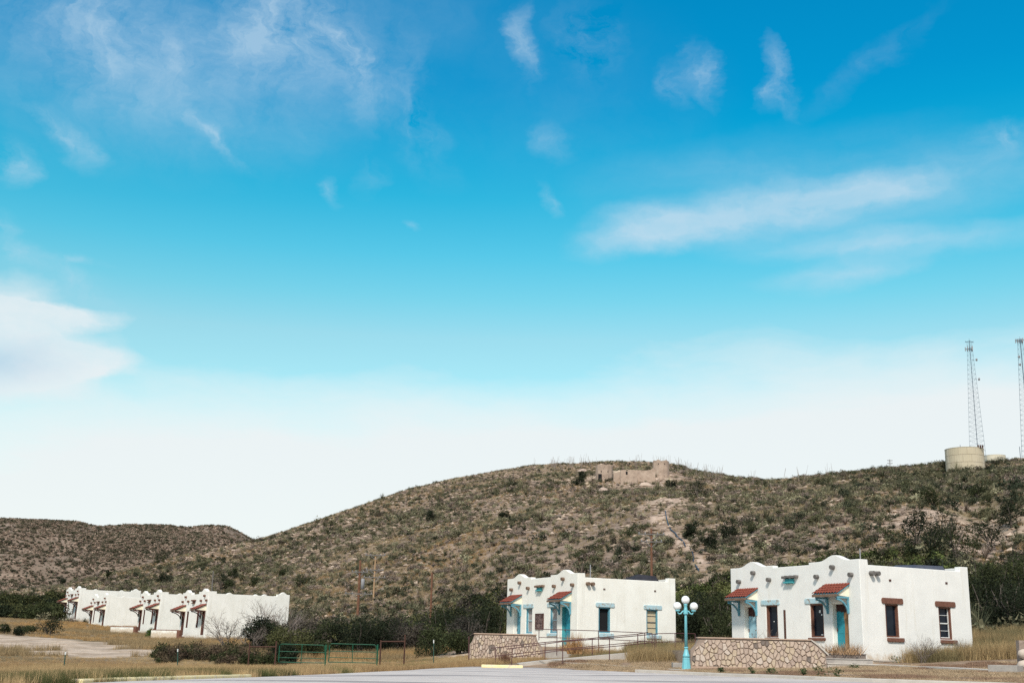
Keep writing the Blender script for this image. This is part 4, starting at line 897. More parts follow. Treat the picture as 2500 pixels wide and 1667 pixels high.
MB().lathe([(.05, 0), (.25, .04), (.25, 1.3), (.20, 1.38), (.05, 1.42)], 14, (.48, -.1, z)).build('transformer', M['dish'], p1, smooth=True)
pole('slender pale utility pole with three crossarms right of the transformer pole', 917, 1354, 1485, 175, .14, [(1355, 1.5), (1391, 1.3), (1409, 1.6)], M['palepole'])
pole('bare brown pole without crossarms among grey brush', 1055, 1397, 1545, 125, .13, [], M['pole'])
pole('orange brown utility pole rising behind the roof of the middle house', 1590, 1290, 1425, 215, .24, [(1304, 1.5), (1322, 1.2)], M['pole'])
pole('thin leaning bare pole behind the nearest row house', 521, 1393, 1445, 190, .12, [], M['greywood'])
pole('tiny utility pole on the ridge line left of the water tank', 2172, 1121, 1146, 395, .13, [(1124, .9), (1131, .9)], M['greywood'])
pole('slim bare pole on the ridge at the right edge of the picture', 2489, 1090, 1130, 400, .13, [], M['dksteel'])
pole('tiny pole standing behind the big water tank', 2344, 1086, 1118, 420, .12, [(1092, 1.0)], M['dksteel'])

# ------------------------------------------------------------------ water tanks
def tank(label, px, pt, pb_, wpx, y, m, rings, name='water_tank', panels=14):
    if y == 378: y = onto(px, pb_).y+1.0; print('tank y', y)
    T_ = pix(px, pt, y); B_ = pix(px, pb_, y); R_ = wpx/FPX*y/2*.98; H_ = T_.z-B_.z
    root = thing(name, label, 'water tank', (T_.x, y+R_*.2, B_.z))
    if rings:
        for k in range(rings):                   # curved steel plates, one by one
            for j in range(panels):
                a0 = 2*math.pi*(j+(k % 2)*.5)/panels+.004; a1 = 2*math.pi*(j+1+(k % 2)*.5)/panels-.004; z0 = H_*k/rings+.03; z1 = H_*(k+1)/rings-.03; v = []; f = []
                for i in range(4):
                    t = a0+(a1-a0)*i/3
                    for (r, z) in ((R_, z0), (R_, z1), (R_-.08, z1), (R_-.08, z0)): v.append((r*math.cos(t), r*math.sin(t), z))
                for i in range(3):
                    for q in range(4): f.append((i*4+q, i*4+(q+1) % 4, (i+1)*4+(q+1) % 4, (i+1)*4+q))
                f += [(0, 1, 2, 3), (15, 14, 13, 12)]
                MB().add(v, f).build('panel', m, root)
        MB().lathe([(R_-.05, -.5), (R_-.05, H_-.05)], 42).build('tank_core', M['wood'], root)
        MB().lathe([(R_+.12, -2.5), (R_+.10, -.05), (R_, .0)], 42).build('footing', M['ruin'], root)
    else: MB().lathe([(R_, -1.5), (R_, H_), (R_-.2, H_+.02)], 42).build('tank_wall', m, root, smooth=False)
    MB().lathe([(R_-.1, H_-.08), (R_+.05, H_-.06), (R_+.05, H_+.02), (.1, H_+.5)], 42).build('tank_roof', m, root)
    return root, R_, H_
tk, R_, H_ = tank('large tan riveted water tank on the ridge', 2357, 1096, 1150, 93, 378, M['tank'], 3)
for s in (-.2, .3, .8): MB().box(R_*.45+s, R_*.45+s+.3, -R_*.9, -R_*.85, H_-.1, H_+.5).build('hatch', M['rust'], tk)
tank('smaller pale water tank half hidden behind the big tan tank', 2430, 1112, 1130, 52, 410, M['paletank'], 0)
tank('low pink domed tank at the right end of the ridge', 2492, 1120, 1128, 44, 415, M['stone0'], 0)

# ------------------------------------------------------------------ radio towers
def tower(label, px, pt, pb_, y, wb, wt, spread=0, heavy=1.0, dishes=(), plats=(0.95,)):
    T_ = pix(px[0], pt, y); B_ = pix(px[1], pb_, y); root = thing('radio_tower', label, 'radio tower', ((T_.x+B_.x)/2, y, B_.z-3)); H_ = T_.z-B_.z+3
    def leg(k, z): t = z/H_; r = (wb*(1-t)+wt*t)/2/math.cos(math.pi/6); a = 2*math.pi*k/3-math.pi/2-.35; return Vector((r*math.cos(a), r*math.sin(a), z))
    for k in range(3): MB().tube([leg(k, 0), leg(k, H_)], (.10 if k == 0 else .045)*heavy, 6, (.08 if k == 0 else .035)*heavy).build('leg', M['dksteel'] if k == 0 else M['steel'], root)
    mb = MB(); n = 26
    for i in range(n):
        z0 = H_*i/n; z1 = H_*(i+1)/n
        for k in range(3):
            a, b = k, (k+1) % 3; mb.tube([leg(a, z0), leg(b, z1)], .016, 4, cap=False).tube([leg(b, z0), leg(a, z1)], .016, 4, cap=False).tube([leg(a, z1), leg(b, z1)], .016, 4, cap=False)
    o = mb.build('lattice', M['steel'], root); o['kind'] = 'stuff'
    MB().tube([(0, -.1, 0), (0, -.1, H_*.98)], .045*heavy, 6).build('cable_ladder', M['dksteel'], root)
    for pz in plats:
        z = H_*pz
        for k in range(3):
            a = 2*math.pi*k/3-math.pi/2+.2; b = a+2*math.pi/3; p, q = Vector((1.55*math.cos(a), 1.55*math.sin(a), z)), Vector((1.55*math.cos(b), 1.55*math.sin(b), z))
            MB().tube([p, q], .06, 6).tube([(0, 0, z), p], .05, 5).build('antenna_mount', M['dksteel'], root)
            for t in (.05, .35, .65, .95):
                c = p.lerp(q, t); MB().box(c.x-.13, c.x+.13, c.y-.1, c.y+.1, z-.6, z+.75).build('panel_antenna', M['dish'], root, bevel=.03)
    z = H_*.995
    MB().tube([(-1.5, 0, z-.1), (0, 0, z+.35), (1.5, 0, z-.1)], .05, 6).tube([(-1.5, 0, z-.1), (1.5, 0, z-.1)], .05, 6).tube([(-1.3, 0, z-.3), (-1.3, 0, z+.5)], .03, 5).tube([(1.3, 0, z-.3), (1.3, 0, z+.5)], .03, 5).tube([(0, 0, z), (0, 0, z+1.1)], .04, 5).build('top_frame', M['dksteel'], root)
    for (dz, dx) in dishes:
        MB().lathe([(.1, 0), (.42, .1), (.45, .55), (.1, .56)], 14).build('dish', M['dish'], root, loc=(dx, -.3, H_*dz)).rotation_euler = (math.pi/2, 0, .9)
        MB().tube([(dx-.3, -.1, H_*dz), (dx*.3, 0, H_*dz)], .05, 5).build('dish_arm', M['steel'], root)
tower('complete lattice radio tower rising behind the tan water tank', (2362, 2392), 833, 1112, 400, 5.4, 1.5, dishes=((.845, 1.55), (.685, 1.9)), plats=(.935,))
tower('second radio tower cut off by the right edge of the picture', (2494, 2512), 828, 1128, 405, 5.4, 1.5, heavy=1.5, plats=(.985,), dishes=((.86, -1.3), (.80, -1.2)))

# ------------------------------------------------------------------ hilltop ruin
YF = onto(1550, 1176).y-1.0; print('YF', YF)
def prt(px0, px1, pt, pb_, y): a = pix((px0+px1)/2, pt, y); b = pix((px0+px1)/2, pb_, y); return a, b, (px1-px0)/FPX*y/2
ruin = thing('hilltop_ruin', 'ruined stone fort with two round towers on the hilltop', 'ruin', pix(1550, 1170, YF))
rl = ruin.location
def ragged(c, r, z0, z1, n=26, th=.5, amp=.3, sd=0):
    rr = random.Random(sd); V = []; F = []; hs = [z1+rr.uniform(-amp, amp*.3) for _ in range(n)]
    for j in range(n):
        a = 2*math.pi*j/n; w2 = rr.uniform(-.06, .06)
        for (rad, z) in ((r*1.06+w2, z0), (r+w2, z0*.5+hs[j]*.5), (r+w2, hs[j]), (r-th, hs[j]), (r-th, z0)): V.append((c[0]+rad*math.cos(a), c[1]+rad*math.sin(a), z))
    for j in range(n):
        for k in range(4): F.append((j*5+k, ((j+1) % n)*5+k, ((j+1) % n)*5+k+1, j*5+k+1))
    return MB().add(V, F)
for i, (p0, p1_, pt, pb_, dy) in enumerate([(1456, 1498, 1133, 1176, 0), (1596, 1636, 1122, 1168, 3)]):
    dy = onto((p0+p1_)/2, pb_-4).y-YF-.8; a, b, r = prt(p0, p1_, pt, pb_, YF+dy); o = ragged((0, 0), r, b.z-a.z-1.5, 0, sd=i, amp=.25).build('round_tower', M['ruin'], ruin); o.location = Vector((a.x, a.y+r, a.z))-rl
    hole = pix([1465, 1619][i], [1163, 1148][i], YF+dy-.1)
    if i == 0: MB().box(-.38, .38, -.12, .3, -.8, .8).build('doorway', M['black'], ruin, loc=Vector((hole.x, a.y+.05, hole.z-.2))-rl)
    for s in (-.6, .5): MB().box(-.09, .09, -.1, .2, -.1, .1).build('loophole', M['black'], ruin, loc=Vector((a.x+s*r*.7, a.y+r*(1-math.cos(s*.7)), a.z-(.9 if i else 1.6)))-rl)
def rwall(x0_, x1_, t0, t1, pb_, y, sd):
    a, b = pix(x0_, t0, y), pix(x1_, t1, y); zb = pix(x0_, pb_, y).z-1; rr = random.Random(sd); n = 16; top = [(a.x+(b.x-a.x)*i/n-a.x, a.z+(b.z-a.z)*i/n-a.z+rr.uniform(-.35, .12)) for i in range(n+1)]
    o = MB().prism([(0, zb-a.z)]+top+[(b.x-a.x, zb-a.z)], 0, .8, 'y').build('ruined_wall', M['ruin'], ruin); o.location = a-rl
rwall(1498, 1600, 1150, 1143, 1172, YF+.5, 4); rwall(1515, 1556, 1147, 1146, 1172, YF-1.5, 5)
h = pix(1530, 1154, YF-1.55); MB().box(-.2, .2, -.06, .1, -.3, .3).build('doorway', M['black'], ruin, loc=h-rl)
rk = random.Random(5); BLS = []
def bl(px, py, s):
    a = 'large' if s > 1.1 else 'mid sized' if s > .8 else 'small'
    w_ = 'left of the left tower of the ruin' if px < 1440 and py > 1175 else 'far left of the ruin' if px < 1450 else 'below the left tower of the ruin' if px < 1505 else 'below the wall between the ruin towers' if px < 1590 else 'below the right tower of the ruin' if px < 1642 else 'right of the right tower of the ruin'
    h = 'close by' if py < 1165 else 'just downhill' if py < 1182 else 'far downhill'
    return '%s tan boulder %s, %s' % (a, w_, h)
for i in range(14):
    px = rk.uniform(1385, 1690); py = rk.uniform(1148, 1200) if 1450 < px < 1640 else rk.uniform(1152, 1190); q = onto(px, py); s = rk.uniform(.5, 1.5)
    o = rock_mb(s, 1.2, 1, .7, i).build('boulder', M['stone%d' % rk.choice([0, 2, 0, 1])]); o.location = q; tag(o, bl(px, py, s), 'boulder', 'boulders around the hilltop ruin')
# black pipe running down the trail
def polyline(pts, lift): return [onto(*p)+Vector((0, -.1, lift)) for p in pts]
tag(MB().tube(polyline([(1624, 1248), (1626, 1262), (1630, 1280), (1637, 1296), (1648, 1305), (1655, 1316), (1668, 1325), (1673, 1337)], .16), .075, 6).build('pipe', M['dksteel']), 'upper length of dark pipe running down the pale hillside trail', 'pipe', 'dark pipe down the hillside')
tag(MB().tube(polyline([(1685, 1343), (1691, 1354), (1693, 1366), (1692, 1374)], .16), .075, 6).build('pipe', M['dksteel']), 'short middle length of dark pipe on the pale hillside trail', 'pipe', 'dark pipe down the hillside')
tag(MB().tube(polyline([(1697, 1382), (1703, 1391), (1706, 1397)], .16), .075, 6).build('pipe', M['dksteel']), 'lowest short length of dark pipe above the bushes', 'pipe', 'dark pipe down the hillside')

# ------------------------------------------------------------------ vegetation
def clump_tris(n, rx, ry, rz, size, hollow=.55, up=.25, r=rng, flat=1.0):
    """n leaf sprays spread through an ellipsoid, as triangles"""
    d = r.normal(size=(n, 3)); d /= np.linalg.norm(d, axis=1)[:, None]; rad = (hollow+(1-hollow)*r.random(n))*(.85+.3*r.random(n))
    c = d*rad[:, None]*np.array([rx, ry, rz]); c[:, 2] = np.abs(c[:, 2]) if up > .9 else c[:, 2]
    a = r.normal(size=(n, 3, 3))*size*.6; a[:, :, 2] *= flat
    return c[:, None, :]+a
def scatter(templates, P, S, COL, jitter=.25):
    """place random templates at P (n,3) with scale S (n) and colour COL (n,3)"""
    T = []; K = []; ti = rng.integers(0, len(templates), len(P)); rot = rng.random(len(P))*2*math.pi
    for k, tp in enumerate(templates):
        m = np.where(ti == k)[0]
        if not len(m): continue
        c, s = np.cos(rot[m]), np.sin(rot[m]); x = tp[None, :, :, 0]; y = tp[None, :, :, 1]; z = tp[None, :, :, 2]
        sx_ = S[m][:, None, None]; X = (x*c[:, None, None]-y*s[:, None, None])*sx_+P[m, 0][:, None, None]; Y = (x*s[:, None, None]+y*c[:, None, None])*sx_+P[m, 1][:, None, None]; Z = z*sx_+P[m, 2][:, None, None]
        T.append(np.stack([X, Y, Z], -1).reshape(-1, 3, 3)); n = tp.shape[0]
        cc = np.repeat(COL[m][:, None, :], n, axis=1)*(1-jitter+2*jitter*rng.random((len(m), n, 1))); K.append(cc.reshape(-1, 3))
    return np.concatenate(T), np.concatenate(K)
def shrub_template(n, seed):
    r = np.random.default_rng(seed); out = []; L_ = 3
    for i in range(L_):
        t = clump_tris(n//L_, .32+.15*r.random(), .32+.15*r.random(), .28+.14*r.random(), .16, .45, r=r); t += np.array([r.uniform(-.25, .25), r.uniform(-.25, .25), .28+r.uniform(0, .2)]); out.append(t)
    return np.concatenate(out)
def tuft_template(n, seed, h=1.0, spread=.5, w=.05, lean=.35):
    r = np.random.default_rng(seed); a = r.random(n)*2*math.pi; rad = np.sqrt(r.random(n))*spread*.5; b = np.stack([rad*np.cos(a), rad*np.sin(a), -.06*np.ones(n)], 1)
    th = r.random(n)*math.pi; wv = np.stack([np.cos(th), np.sin(th), 0*th], 1)*w; hh = h*(.5+.6*r.random(n))
    tip = b+np.stack([lean*r.normal(size=n)*.5*hh, lean*r.normal(size=n)*.5*hh, hh], 1)
    return np.stack([b-wv, b+wv, tip], 1)
SHR = [shrub_template(30, i) for i in range(10)]; TUF = [tuft_template(9, 50+i, 1, .5, .07) for i in range(8)]
ROT = []
for i in range(6):
    mb = rock_mb(.5, 1.2, 1, .62, 90+i, 5); t = []
    for f in mb.f: t.append([mb.v[f[0]], mb.v[f[1]], mb.v[f[2]]]); t.append([mb.v[f[0]], mb.v[f[2]], mb.v[f[3]]])
    ROT.append(np.array(t)[[q for q in range(len(t)) if np.linalg.norm(np.cross(np.array(t[q][1])-t[q][0], np.array(t[q][2])-t[q][0])) > 1e-5]])
def wedge(n, a0, a1, r0=None, r1=None):
    a = rng.uniform(a0, a1, n)
    lo = foot(a)-8 if r0 is None else np.full(n, r0); hi = crest(a)*1.03 if r1 is None else np.full(n, r1)
    r = np.sqrt(lo**2+(hi**2-lo**2)*rng.random(n)); return r*np.sin(a), r*np.cos(a), a, r
PAL = np.array([(.128, .120, .076), (.082, .086, .054), (.18, .168, .108), (.235, .185, .155), (.175, .14, .12), (.27, .255, .165), (.034, .042, .028)])
def hill_cols(x, y, T, green):
    n = len(x); base = np.array([.26, .13, .17, .16, .13, .11, .04]); P_ = np.tile(base, (n, 1))
    P_[:, 1] += green*.5; P_[:, 6] += green*.35; P_[:, 0] += green*.3; P_[:, 3] *= (1-.5*green); P_[:, 5] *= 1
    P_ /= P_.sum(1)[:, None]; u = rng.random(n)[:, None]; k = (P_.cumsum(1) < u).sum(1); k = np.clip(k, 0, 6); return PAL[k]*(.8+.45*rng.random((n, 1)))
def keep_off(x, y, pad=0):
    """points clear of houses, terraces and paving"""
    m = np.ones(len(x), bool)
    for (P_, yaw, W_, D_) in [(R_POS, R_YAW, 10.42, 7.79), (M_POS, M_YAW, 10.42, 7.79)]+[(h, -.992, 8.65, 9.64) for h in HL]:
        dx, dy = x-P_[0], y-P_[1]; u = dx*math.cos(yaw)+dy*math.sin(yaw); v_ = -dx*math.sin(yaw)+dy*math.cos(yaw)
        m &= ~((u > -W_-.2-pad) & (u < .2+pad) & (v_ > -.2-pad) & (v_ < D_+.2+pad))
    return m
def gn_scatter(name, label, cat, templates, shade, m, P, S, COL):
    """instances of small templates on many points: brush, stones and grass nobody could count"""
    col = bpy.data.collections.new(name+'_pieces')
    for k, t in enumerate(templates):
        sh = shade[0]+(shade[1]-shade[0])*np.random.default_rng(k).random((len(t), 1)); me = tri_mesh(name+'_piece', t, np.repeat(sh, 3, 1), m)
        col.objects.link(bpy.data.objects.new('%s_piece_%02d' % (name, k), me))
    me = bpy.data.meshes.new(name); n = len(P); me.vertices.add(n); me.vertices.foreach_set('co', np.asarray(P, np.float32).ravel())
    def at(nm, ty, v, key='value'): a_ = me.attributes.new(nm, ty, 'POINT'); a_.data.foreach_set(key, v.ravel())
    at('idx', 'INT', rng.integers(0, len(templates), n).astype(np.int32)); at('rot', 'FLOAT', (rng.random(n)*6.28).astype(np.float32)); at('scl', 'FLOAT', S.astype(np.float32))
    at('icol', 'FLOAT_VECTOR', COL.astype(np.float32), 'vector')
    o = bpy.data.objects.new(name, me); C.objects.link(o); tag(o, label, cat, kind='stuff')
    g = bpy.data.node_groups.new(name+'_nodes', 'GeometryNodeTree'); g.interface.new_socket('Geometry', in_out='INPUT', socket_type='NodeSocketGeometry'); g.interface.new_socket('Geometry', in_out='OUTPUT', socket_type='NodeSocketGeometry')
    gi = g.nodes.new('NodeGroupInput'); go = g.nodes.new('NodeGroupOutput'); ip = g.nodes.new('GeometryNodeInstanceOnPoints'); ci = g.nodes.new('GeometryNodeCollectionInfo')
    ci.inputs[0].default_value = col; ci.inputs[1].default_value = True; ci.inputs[2].default_value = True; ip.inputs['Pick Instance'].default_value = True
    def na(nm, ty):
        a_ = g.nodes.new('GeometryNodeInputNamedAttribute'); a_.data_type = ty; a_.inputs[0].default_value = nm; return [q for q in a_.outputs if q.enabled][0]
    cx = g.nodes.new('ShaderNodeCombineXYZ'); g.links.new(na('rot', 'FLOAT'), cx.inputs[2]); g.links.new(gi.outputs[0], ip.inputs['Points']); g.links.new(ci.outputs[0], ip.inputs['Instance'])
    g.links.new(na('idx', 'INT'), ip.inputs['Instance Index']); g.links.new(cx.outputs[0], ip.inputs['Rotation']); g.links.new(na('scl', 'FLOAT'), ip.inputs['Scale']); g.links.new(ip.outputs[0], go.inputs[0])
    o.modifiers.new('scatter', 'NODES').node_group = g; print(name, n); return o
def dense_shrub(seed, n=230, leaf=.055, tall=1.0):
    r = np.random.default_rng(seed); out = []; k = r.integers(3, 6)
    for i in range(k):
        q = .10+.13*r.random(); t = clump_tris(n//k, q*1.35, q*1.35, q*tall, leaf, .2, r=r); t += np.array([r.uniform(-.24, .24), r.uniform(-.24, .24), q*tall*.8+r.uniform(0, .12)*tall]); out.append(t)
    return np.concatenate(out)
def spiky(seed, n=60):
    r = np.random.default_rng(seed); a = r.random(n)*6.28; e = r.random(n)*1.3+.15; d = np.stack([np.cos(a)*np.cos(e), np.sin(a)*np.cos(e), np.sin(e)], 1); w_ = np.stack([-np.sin(a), np.cos(a), 0*a], 1)*.02
    b = np.zeros((n, 3)); b[:, 2] = .05; return np.stack([b-w_, b+w_, b+d*(.38+.2*r.random((n, 1)))], 1)
DSH = [dense_shrub(i) for i in range(12)]; SPK = [spiky(i) for i in range(4)]
# hillside shrubs
x, y, a, r = wedge(96000, -.50, .50); T = (r-foot(a))/(crest(a)-foot(a))
patch = fbm(x/14, y/14, 3, 71)*1.7+fbm(x/4, y/4, 2, 72)*.8
dens = np.clip(.62+patch*.9, .22, 1); dens = np.where(T < .10, 1.1, dens); dens *= 1-.95*bare_mask(x, y)
dens *= 1-.45*sm((T-.45)*2.5)*(a < 0.15)
k = rng.random(len(x)) < dens; x, y, a, r, T, patch = x[k], y[k], a[k], r[k], T[k], patch[k]
z = height(x, y); green = np.clip(.9-T*5.0, 0, 1)*(a > -.2)+.85*sm((a-.22)*7)*(T < .72)+sm(fbm(x/25, y/25, 3, 77)*5-.2)*.4; green = np.clip(green, 0, 1.3)
S = .65+1.15*rng.random(len(x))**2.4; S = np.where(rng.random(len(x)) < .02+.04*green, S*1.5+.5, S)*(1+.35*green*rng.random(len(x))); S = np.where(T > .93, np.minimum(S, 1.15), S)
gn_scatter('hillside_brush', 'low desert brush and cactus covering the hillside', 'brush', DSH+SPK, (.62, 1.38), M['veg_i'], np.stack([x, y, z-.06], 1), S*1.25, hill_cols(x, y, T, green))
# broader dark shrubs gathered in patches and gullies
x, y, a, r = wedge(9000, -.46, .48); T = (r-foot(a))/(crest(a)-foot(a)); k = (fbm(x/18, y/18, 3, 201)+.30*sm((a-.2)*6) > .10) & (T > .02) & (T < .93) & (bare_mask(x, y) < .2) & (rng.random(len(x)) < .75); x, y = x[k], y[k]
cc = np.array([(.060, .066, .036), (.085, .085, .048), (.045, .052, .034), (.10, .085, .065), (.14, .135, .08)])[rng.integers(0, 5, len(x))]*(.8+.4*rng.random((len(x), 1)))
gn_scatter('dark_brush_patches', 'dark olive bushes gathered in patches and gullies of the hillside', 'brush', [dense_shrub(150+i, 340, .045) for i in range(8)], (.6, 1.4), M['veg_i'], np.stack([x, y, height(x, y)-.1], 1), 1.5+2.0*rng.random(len(x))**1.8, cc)
# hillside rocks
x, y, a, r = wedge(170000, -.48, .48); T = (r-foot(a))/(crest(a)-foot(a)); bm_ = bare_mask(x, y)
dens = np.clip(.42+.35*sm((T-.25)*2.2)+fbm(x/12, y/12, 3, 81)*1.3, .14, 1)*(T > .03); dens = np.maximum(dens*.9, bm_*.8)
k = rng.random(len(x)) < dens; x, y, T, bm_ = x[k], y[k], T[k], bm_[k]; S = (.20+1.0*rng.random(len(x))**5.0)*1.1
c0 = np.array([(.31, .24, .185), (.36, .28, .22), (.26, .195, .15), (.43, .34, .275)])[rng.integers(0, 4, len(x))]*(.8+.35*rng.random((len(x), 1)))
gn_scatter('hillside_rocks', 'loose pale limestone rocks strewn over the hillside', 'rocks', ROT, (.9, 1.1), M['rock_i'], np.stack([x, y, height(x, y)], 1), S, c0)
# hillside grass
x, y, a, r = wedge(120000, -.5, .5); T = (r-foot(a))/(crest(a)-foot(a)); n1 = fbm(x/30, y/12, 3, 91)
dens = np.clip(.42+n1*2.0, .10, 1)*(1-.95*bare_mask(x, y)); dens = np.maximum(dens, .95*np.exp(-((T-.22)/.16)**2)*(a < .0)*(a > -.42))
k = rng.random(len(x)) < dens; x, y, a, T = x[k], y[k], a[k], T[k]
og = sm(fbm(x/26, y/10, 3, 95)*7-.1)[:, None]; c0 = (np.array([(.28, .22, .135)])*(1-og)+np.array([(.29, .20, .11)])*og)*(.75+.5*rng.random((len(x), 1)))
gn_scatter('hillside_grass', 'tufts of dry orange and straw grass on the hillside', 'grass', [tuft_template(22, 50+i, 1, 1.0, .035, .5) for i in range(8)], (.7, 1.3), M['veg_i'], np.stack([x, y, height(x, y)-.03], 1), .35+.35*rng.random(len(x)), c0)
# scrub on the far ridge
a = rng.uniform(-.50, -.18, 110000); r = np.sqrt(rng.uniform(700**2, 1165**2, 110000)); x, y = r*np.sin(a), r*np.cos(a); n1 = fbm(x/60, y/60, 4, 161)
k = rng.random(len(x)) < np.clip(.5+n1*2, .1, 1); x, y = x[k], y[k]; cc = np.array([(.10, .09, .06), (.075, .075, .05), (.14, .12, .09), (.24, .18, .14), (.32, .245, .195)])[rng.integers(0, 5, len(x))]*(.8+.4*rng.random((len(x), 1)))
gn_scatter('ridge_scrub', 'dark scrub and rock ledges speckling the far ridge', 'brush', [dense_shrub(80+i, 60, .16) for i in range(5)], (.7, 1.3), M['veg_i'], np.stack([x, y, height(x, y)-.2], 1), 1.6+3.2*rng.random(len(x))**2, cc)

# meadow grass between the road and the buildings
EX = np.array([p[0] for p in ED]); EY = np.array([p[1] for p in ED])
def meadow(n, a0, a1, r0, r1, filt, hmin, hmax, cols, name, label, tpl, jit=.22, hfun=None):
    x, y, a, r = wedge(n, a0, a1, r0, r1); k = filt(x, y, a, r) & (y > np.interp(x, EX, EY)+.45) & keep_off(x, y, .05); x, y = x[k], y[k]
    S = hmin+(hmax-hmin)*rng.random(len(x)); c0 = cols(x, y)*(.8+.4*rng.random((len(x), 1)))
    if hfun: S = S*hfun(x, y)
    gn_scatter(name, label, 'grass', tpl, (1-jit*1.3, 1+jit*1.3), M['veg_i'], np.stack([x, y, height(x, y)-.02], 1), S, c0)
def px_of(a): return 1233+3032*np.tan(a)
def straw(x, y):
    n = sm(fbm(x/4, y/7, 3, 101)*6+.3)[:, None]; g = sm(fbm(x/6, y/4, 3, 105)*6-.9)[:, None]
    c = np.array([(.41, .295, .16)])*(1-n)+np.array([(.32, .215, .115)])*n; return c*(1-g)+np.array([(.13, .13, .055)])*g
GRT = [tuft_template(40, 200+i, 1, 1.1, .012, .42) for i in range(8)]
meadow(28000, -.42, .035, 32, 100, lambda x, y, a, r: ((px_of(a) < 1215) | (px_of(a) < 1330) & (y > 64.5) & (y < 77.8)) & (sand_mask(x, y) < .4) & ((y < 84) | (rng.random(len(x)) < .6)), .30, .52, straw, 'meadow_grass', 'long dry straw grass along the far side of the road', GRT, hfun=lambda x, y: np.where(x > -19, 1-.5*sm((y-58)/16), 1-.6*sm((y-66)/12)))
meadow(17000, -.44, -.02, 95, 210, lambda x, y, a, r: (sand_mask(x, y) < .35), .45, .8, lambda x, y: np.array([(.27, .20, .115)])*(1-sm(fbm(x/12, y/12, 3, 111)*6)[:, None])+np.array([(.36, .225, .10)])*sm(fbm(x/12, y/12, 3, 111)*6)[:, None], 'slope_grass', 'tawny grass on the rise before the row houses', [tuft_template(36, 300+i, 1, 1.3, .022, .45) for i in range(6)], hfun=lambda x, y: 1-.45*sm((y-118)/12))
# short grass strip on the right between kerb and terraces
def strip(x, y, a, r): p = px_of(a); return (p > 1345) & ((y < 57.2) | (p < 1690) & (y < 63.2) | (p > 2030) & (y < 59.0)) & (fbm(x/1.5, y/1.5, 2, 121) > -.12)
meadow(38000, .03, .44, 44, 66, strip, .07, .15, lambda x, y: np.array([(.40, .30, .20)])*(1-sm(fbm(x/2.5, y/2.5, 2, 131)*7)[:, None])+np.array([(.26, .17, .12)])*sm(fbm(x/2.5, y/2.5, 2, 131)*7)[:, None], 'verge_grass', 'short trodden dry grass on the verge before the stone wall', [tuft_template(40, 400+i, 1, 3.5, .06, 1.0) for i in range(6)])
# taller grass behind the ramp, left and right of the houses
def tall(x, y, a, r):
    p = px_of(a); return ((p > 1400) & (p < 1760) & (y > 65.5) & (y < 84)) | ((p > 1440) & (p < 1665) & (y > 62) & (y < 66) & (p > 1545)) | ((p > 2215) & (y > 61.0) & (y < 84)) | ((p > 1700) & (p < 1800) & (y > 66) & (y < 86))
meadow(24000, -.03, .44, 60, 86, tall, .45, .95, lambda x, y: np.array([(.31, .225, .12)])*(1-sm(fbm(x/3, y/3, 2, 141)*7)[:, None])+np.array([(.18, .15, .08)])*sm(fbm(x/3, y/3, 2, 141)*7)[:, None], 'tall_grass', 'tall yellow brown grass around the middle and right houses', GRT, hfun=lambda x, y: np.where(px_of(np.arctan2(x, y)) < 1540, .5, 1.0)*(.75+.6*vnoise(x/1.7, y/1.7, 9)))
meadow(13000, -.42, -.16, 34, 50, lambda x, y, a, r: (fbm(x/3, y/2, 2, 151) > .0) | ((px_of(a) < 420) & (y < 45)), .25, .42, lambda x, y: np.tile(np.array([(.075, .085, .035)]), (len(x), 1)), 'green_grass', 'short green grass along the yellow kerb', GRT)

def trunk_mesh(h, seed, spread, n=5, r0=.12):
    rr = random.Random(seed); mb = MB()
    for i in range(n):
        a = rr.uniform(0, 6.28); s = rr.uniform(.3, 1)*spread; p = [(0.05*math.cos(a), .05*math.sin(a), -.3)]
        for k in range(1, 5):
            t = k/4; p.append((s*t**1.3*math.cos(a)+rr.uniform(-.1, .1), s*t**1.3*math.sin(a)+rr.uniform(-.1, .1), h*t*rr.uniform(.85, 1)))
        mb.tube(p, r0*rr.uniform(.6, 1), 5, .02)
    return mb
def crown_tris(w, h, n, seed, leaf, lobes=9, base=.25, spiky=0):
    r = np.random.default_rng(seed); out = []; cc = []
    for i in range(lobes):
        a = r.random()*6.28; q = math.sqrt(r.random())*.62*w/2; zc = h*(base+(1-base)*(.12+.66*r.random()*(1-(q/(w/2))**2*.6)))
        rad = w*.5*(.30+.25*r.random()); t = clump_tris(n//lobes, rad, rad, rad*.8*min(1.2, h/w+.3), leaf, .5, r=r); t += np.array([q*math.cos(a), q*math.sin(a), zc]); out.append(t)
        cc.append(np.full(len(t), .75+.55*r.random()))
    t = np.concatenate(out); c = np.concatenate(cc); k = t[:, :, 2].min(1) > -.05; return t[k], c[k]
def tree(name, label, cat, px, y, h, w, col, seed, n=2600, leaf=.16, lobes=10, group=None, base=.2, zoff=0.0, twigs=True, dx=None):
    x = pix(px, 1560, y).x if dx is None else dx; root = thing(name, label, cat, (x, y, gz(x, y)+zoff), 0, group)
    trunk_mesh(h*.75, seed, w*.35, 5, .05+.02*h).build('trunk', M['bark'], root)
    t, c = crown_tris(w, h, n, seed, leaf, lobes, base); cols = np.array([col])*c[:, None]*(.72+.56*np.random.default_rng(seed).random((len(c), 1)))
    link('crown', tri_mesh('crown', t, cols, M['veg']), None, root); return root
DK = (.020, .026, .015); DG = (.038, .046, .021); GY = (.052, .047, .041); OL = (.068, .070, .030); GB = (.068, .058, .048)
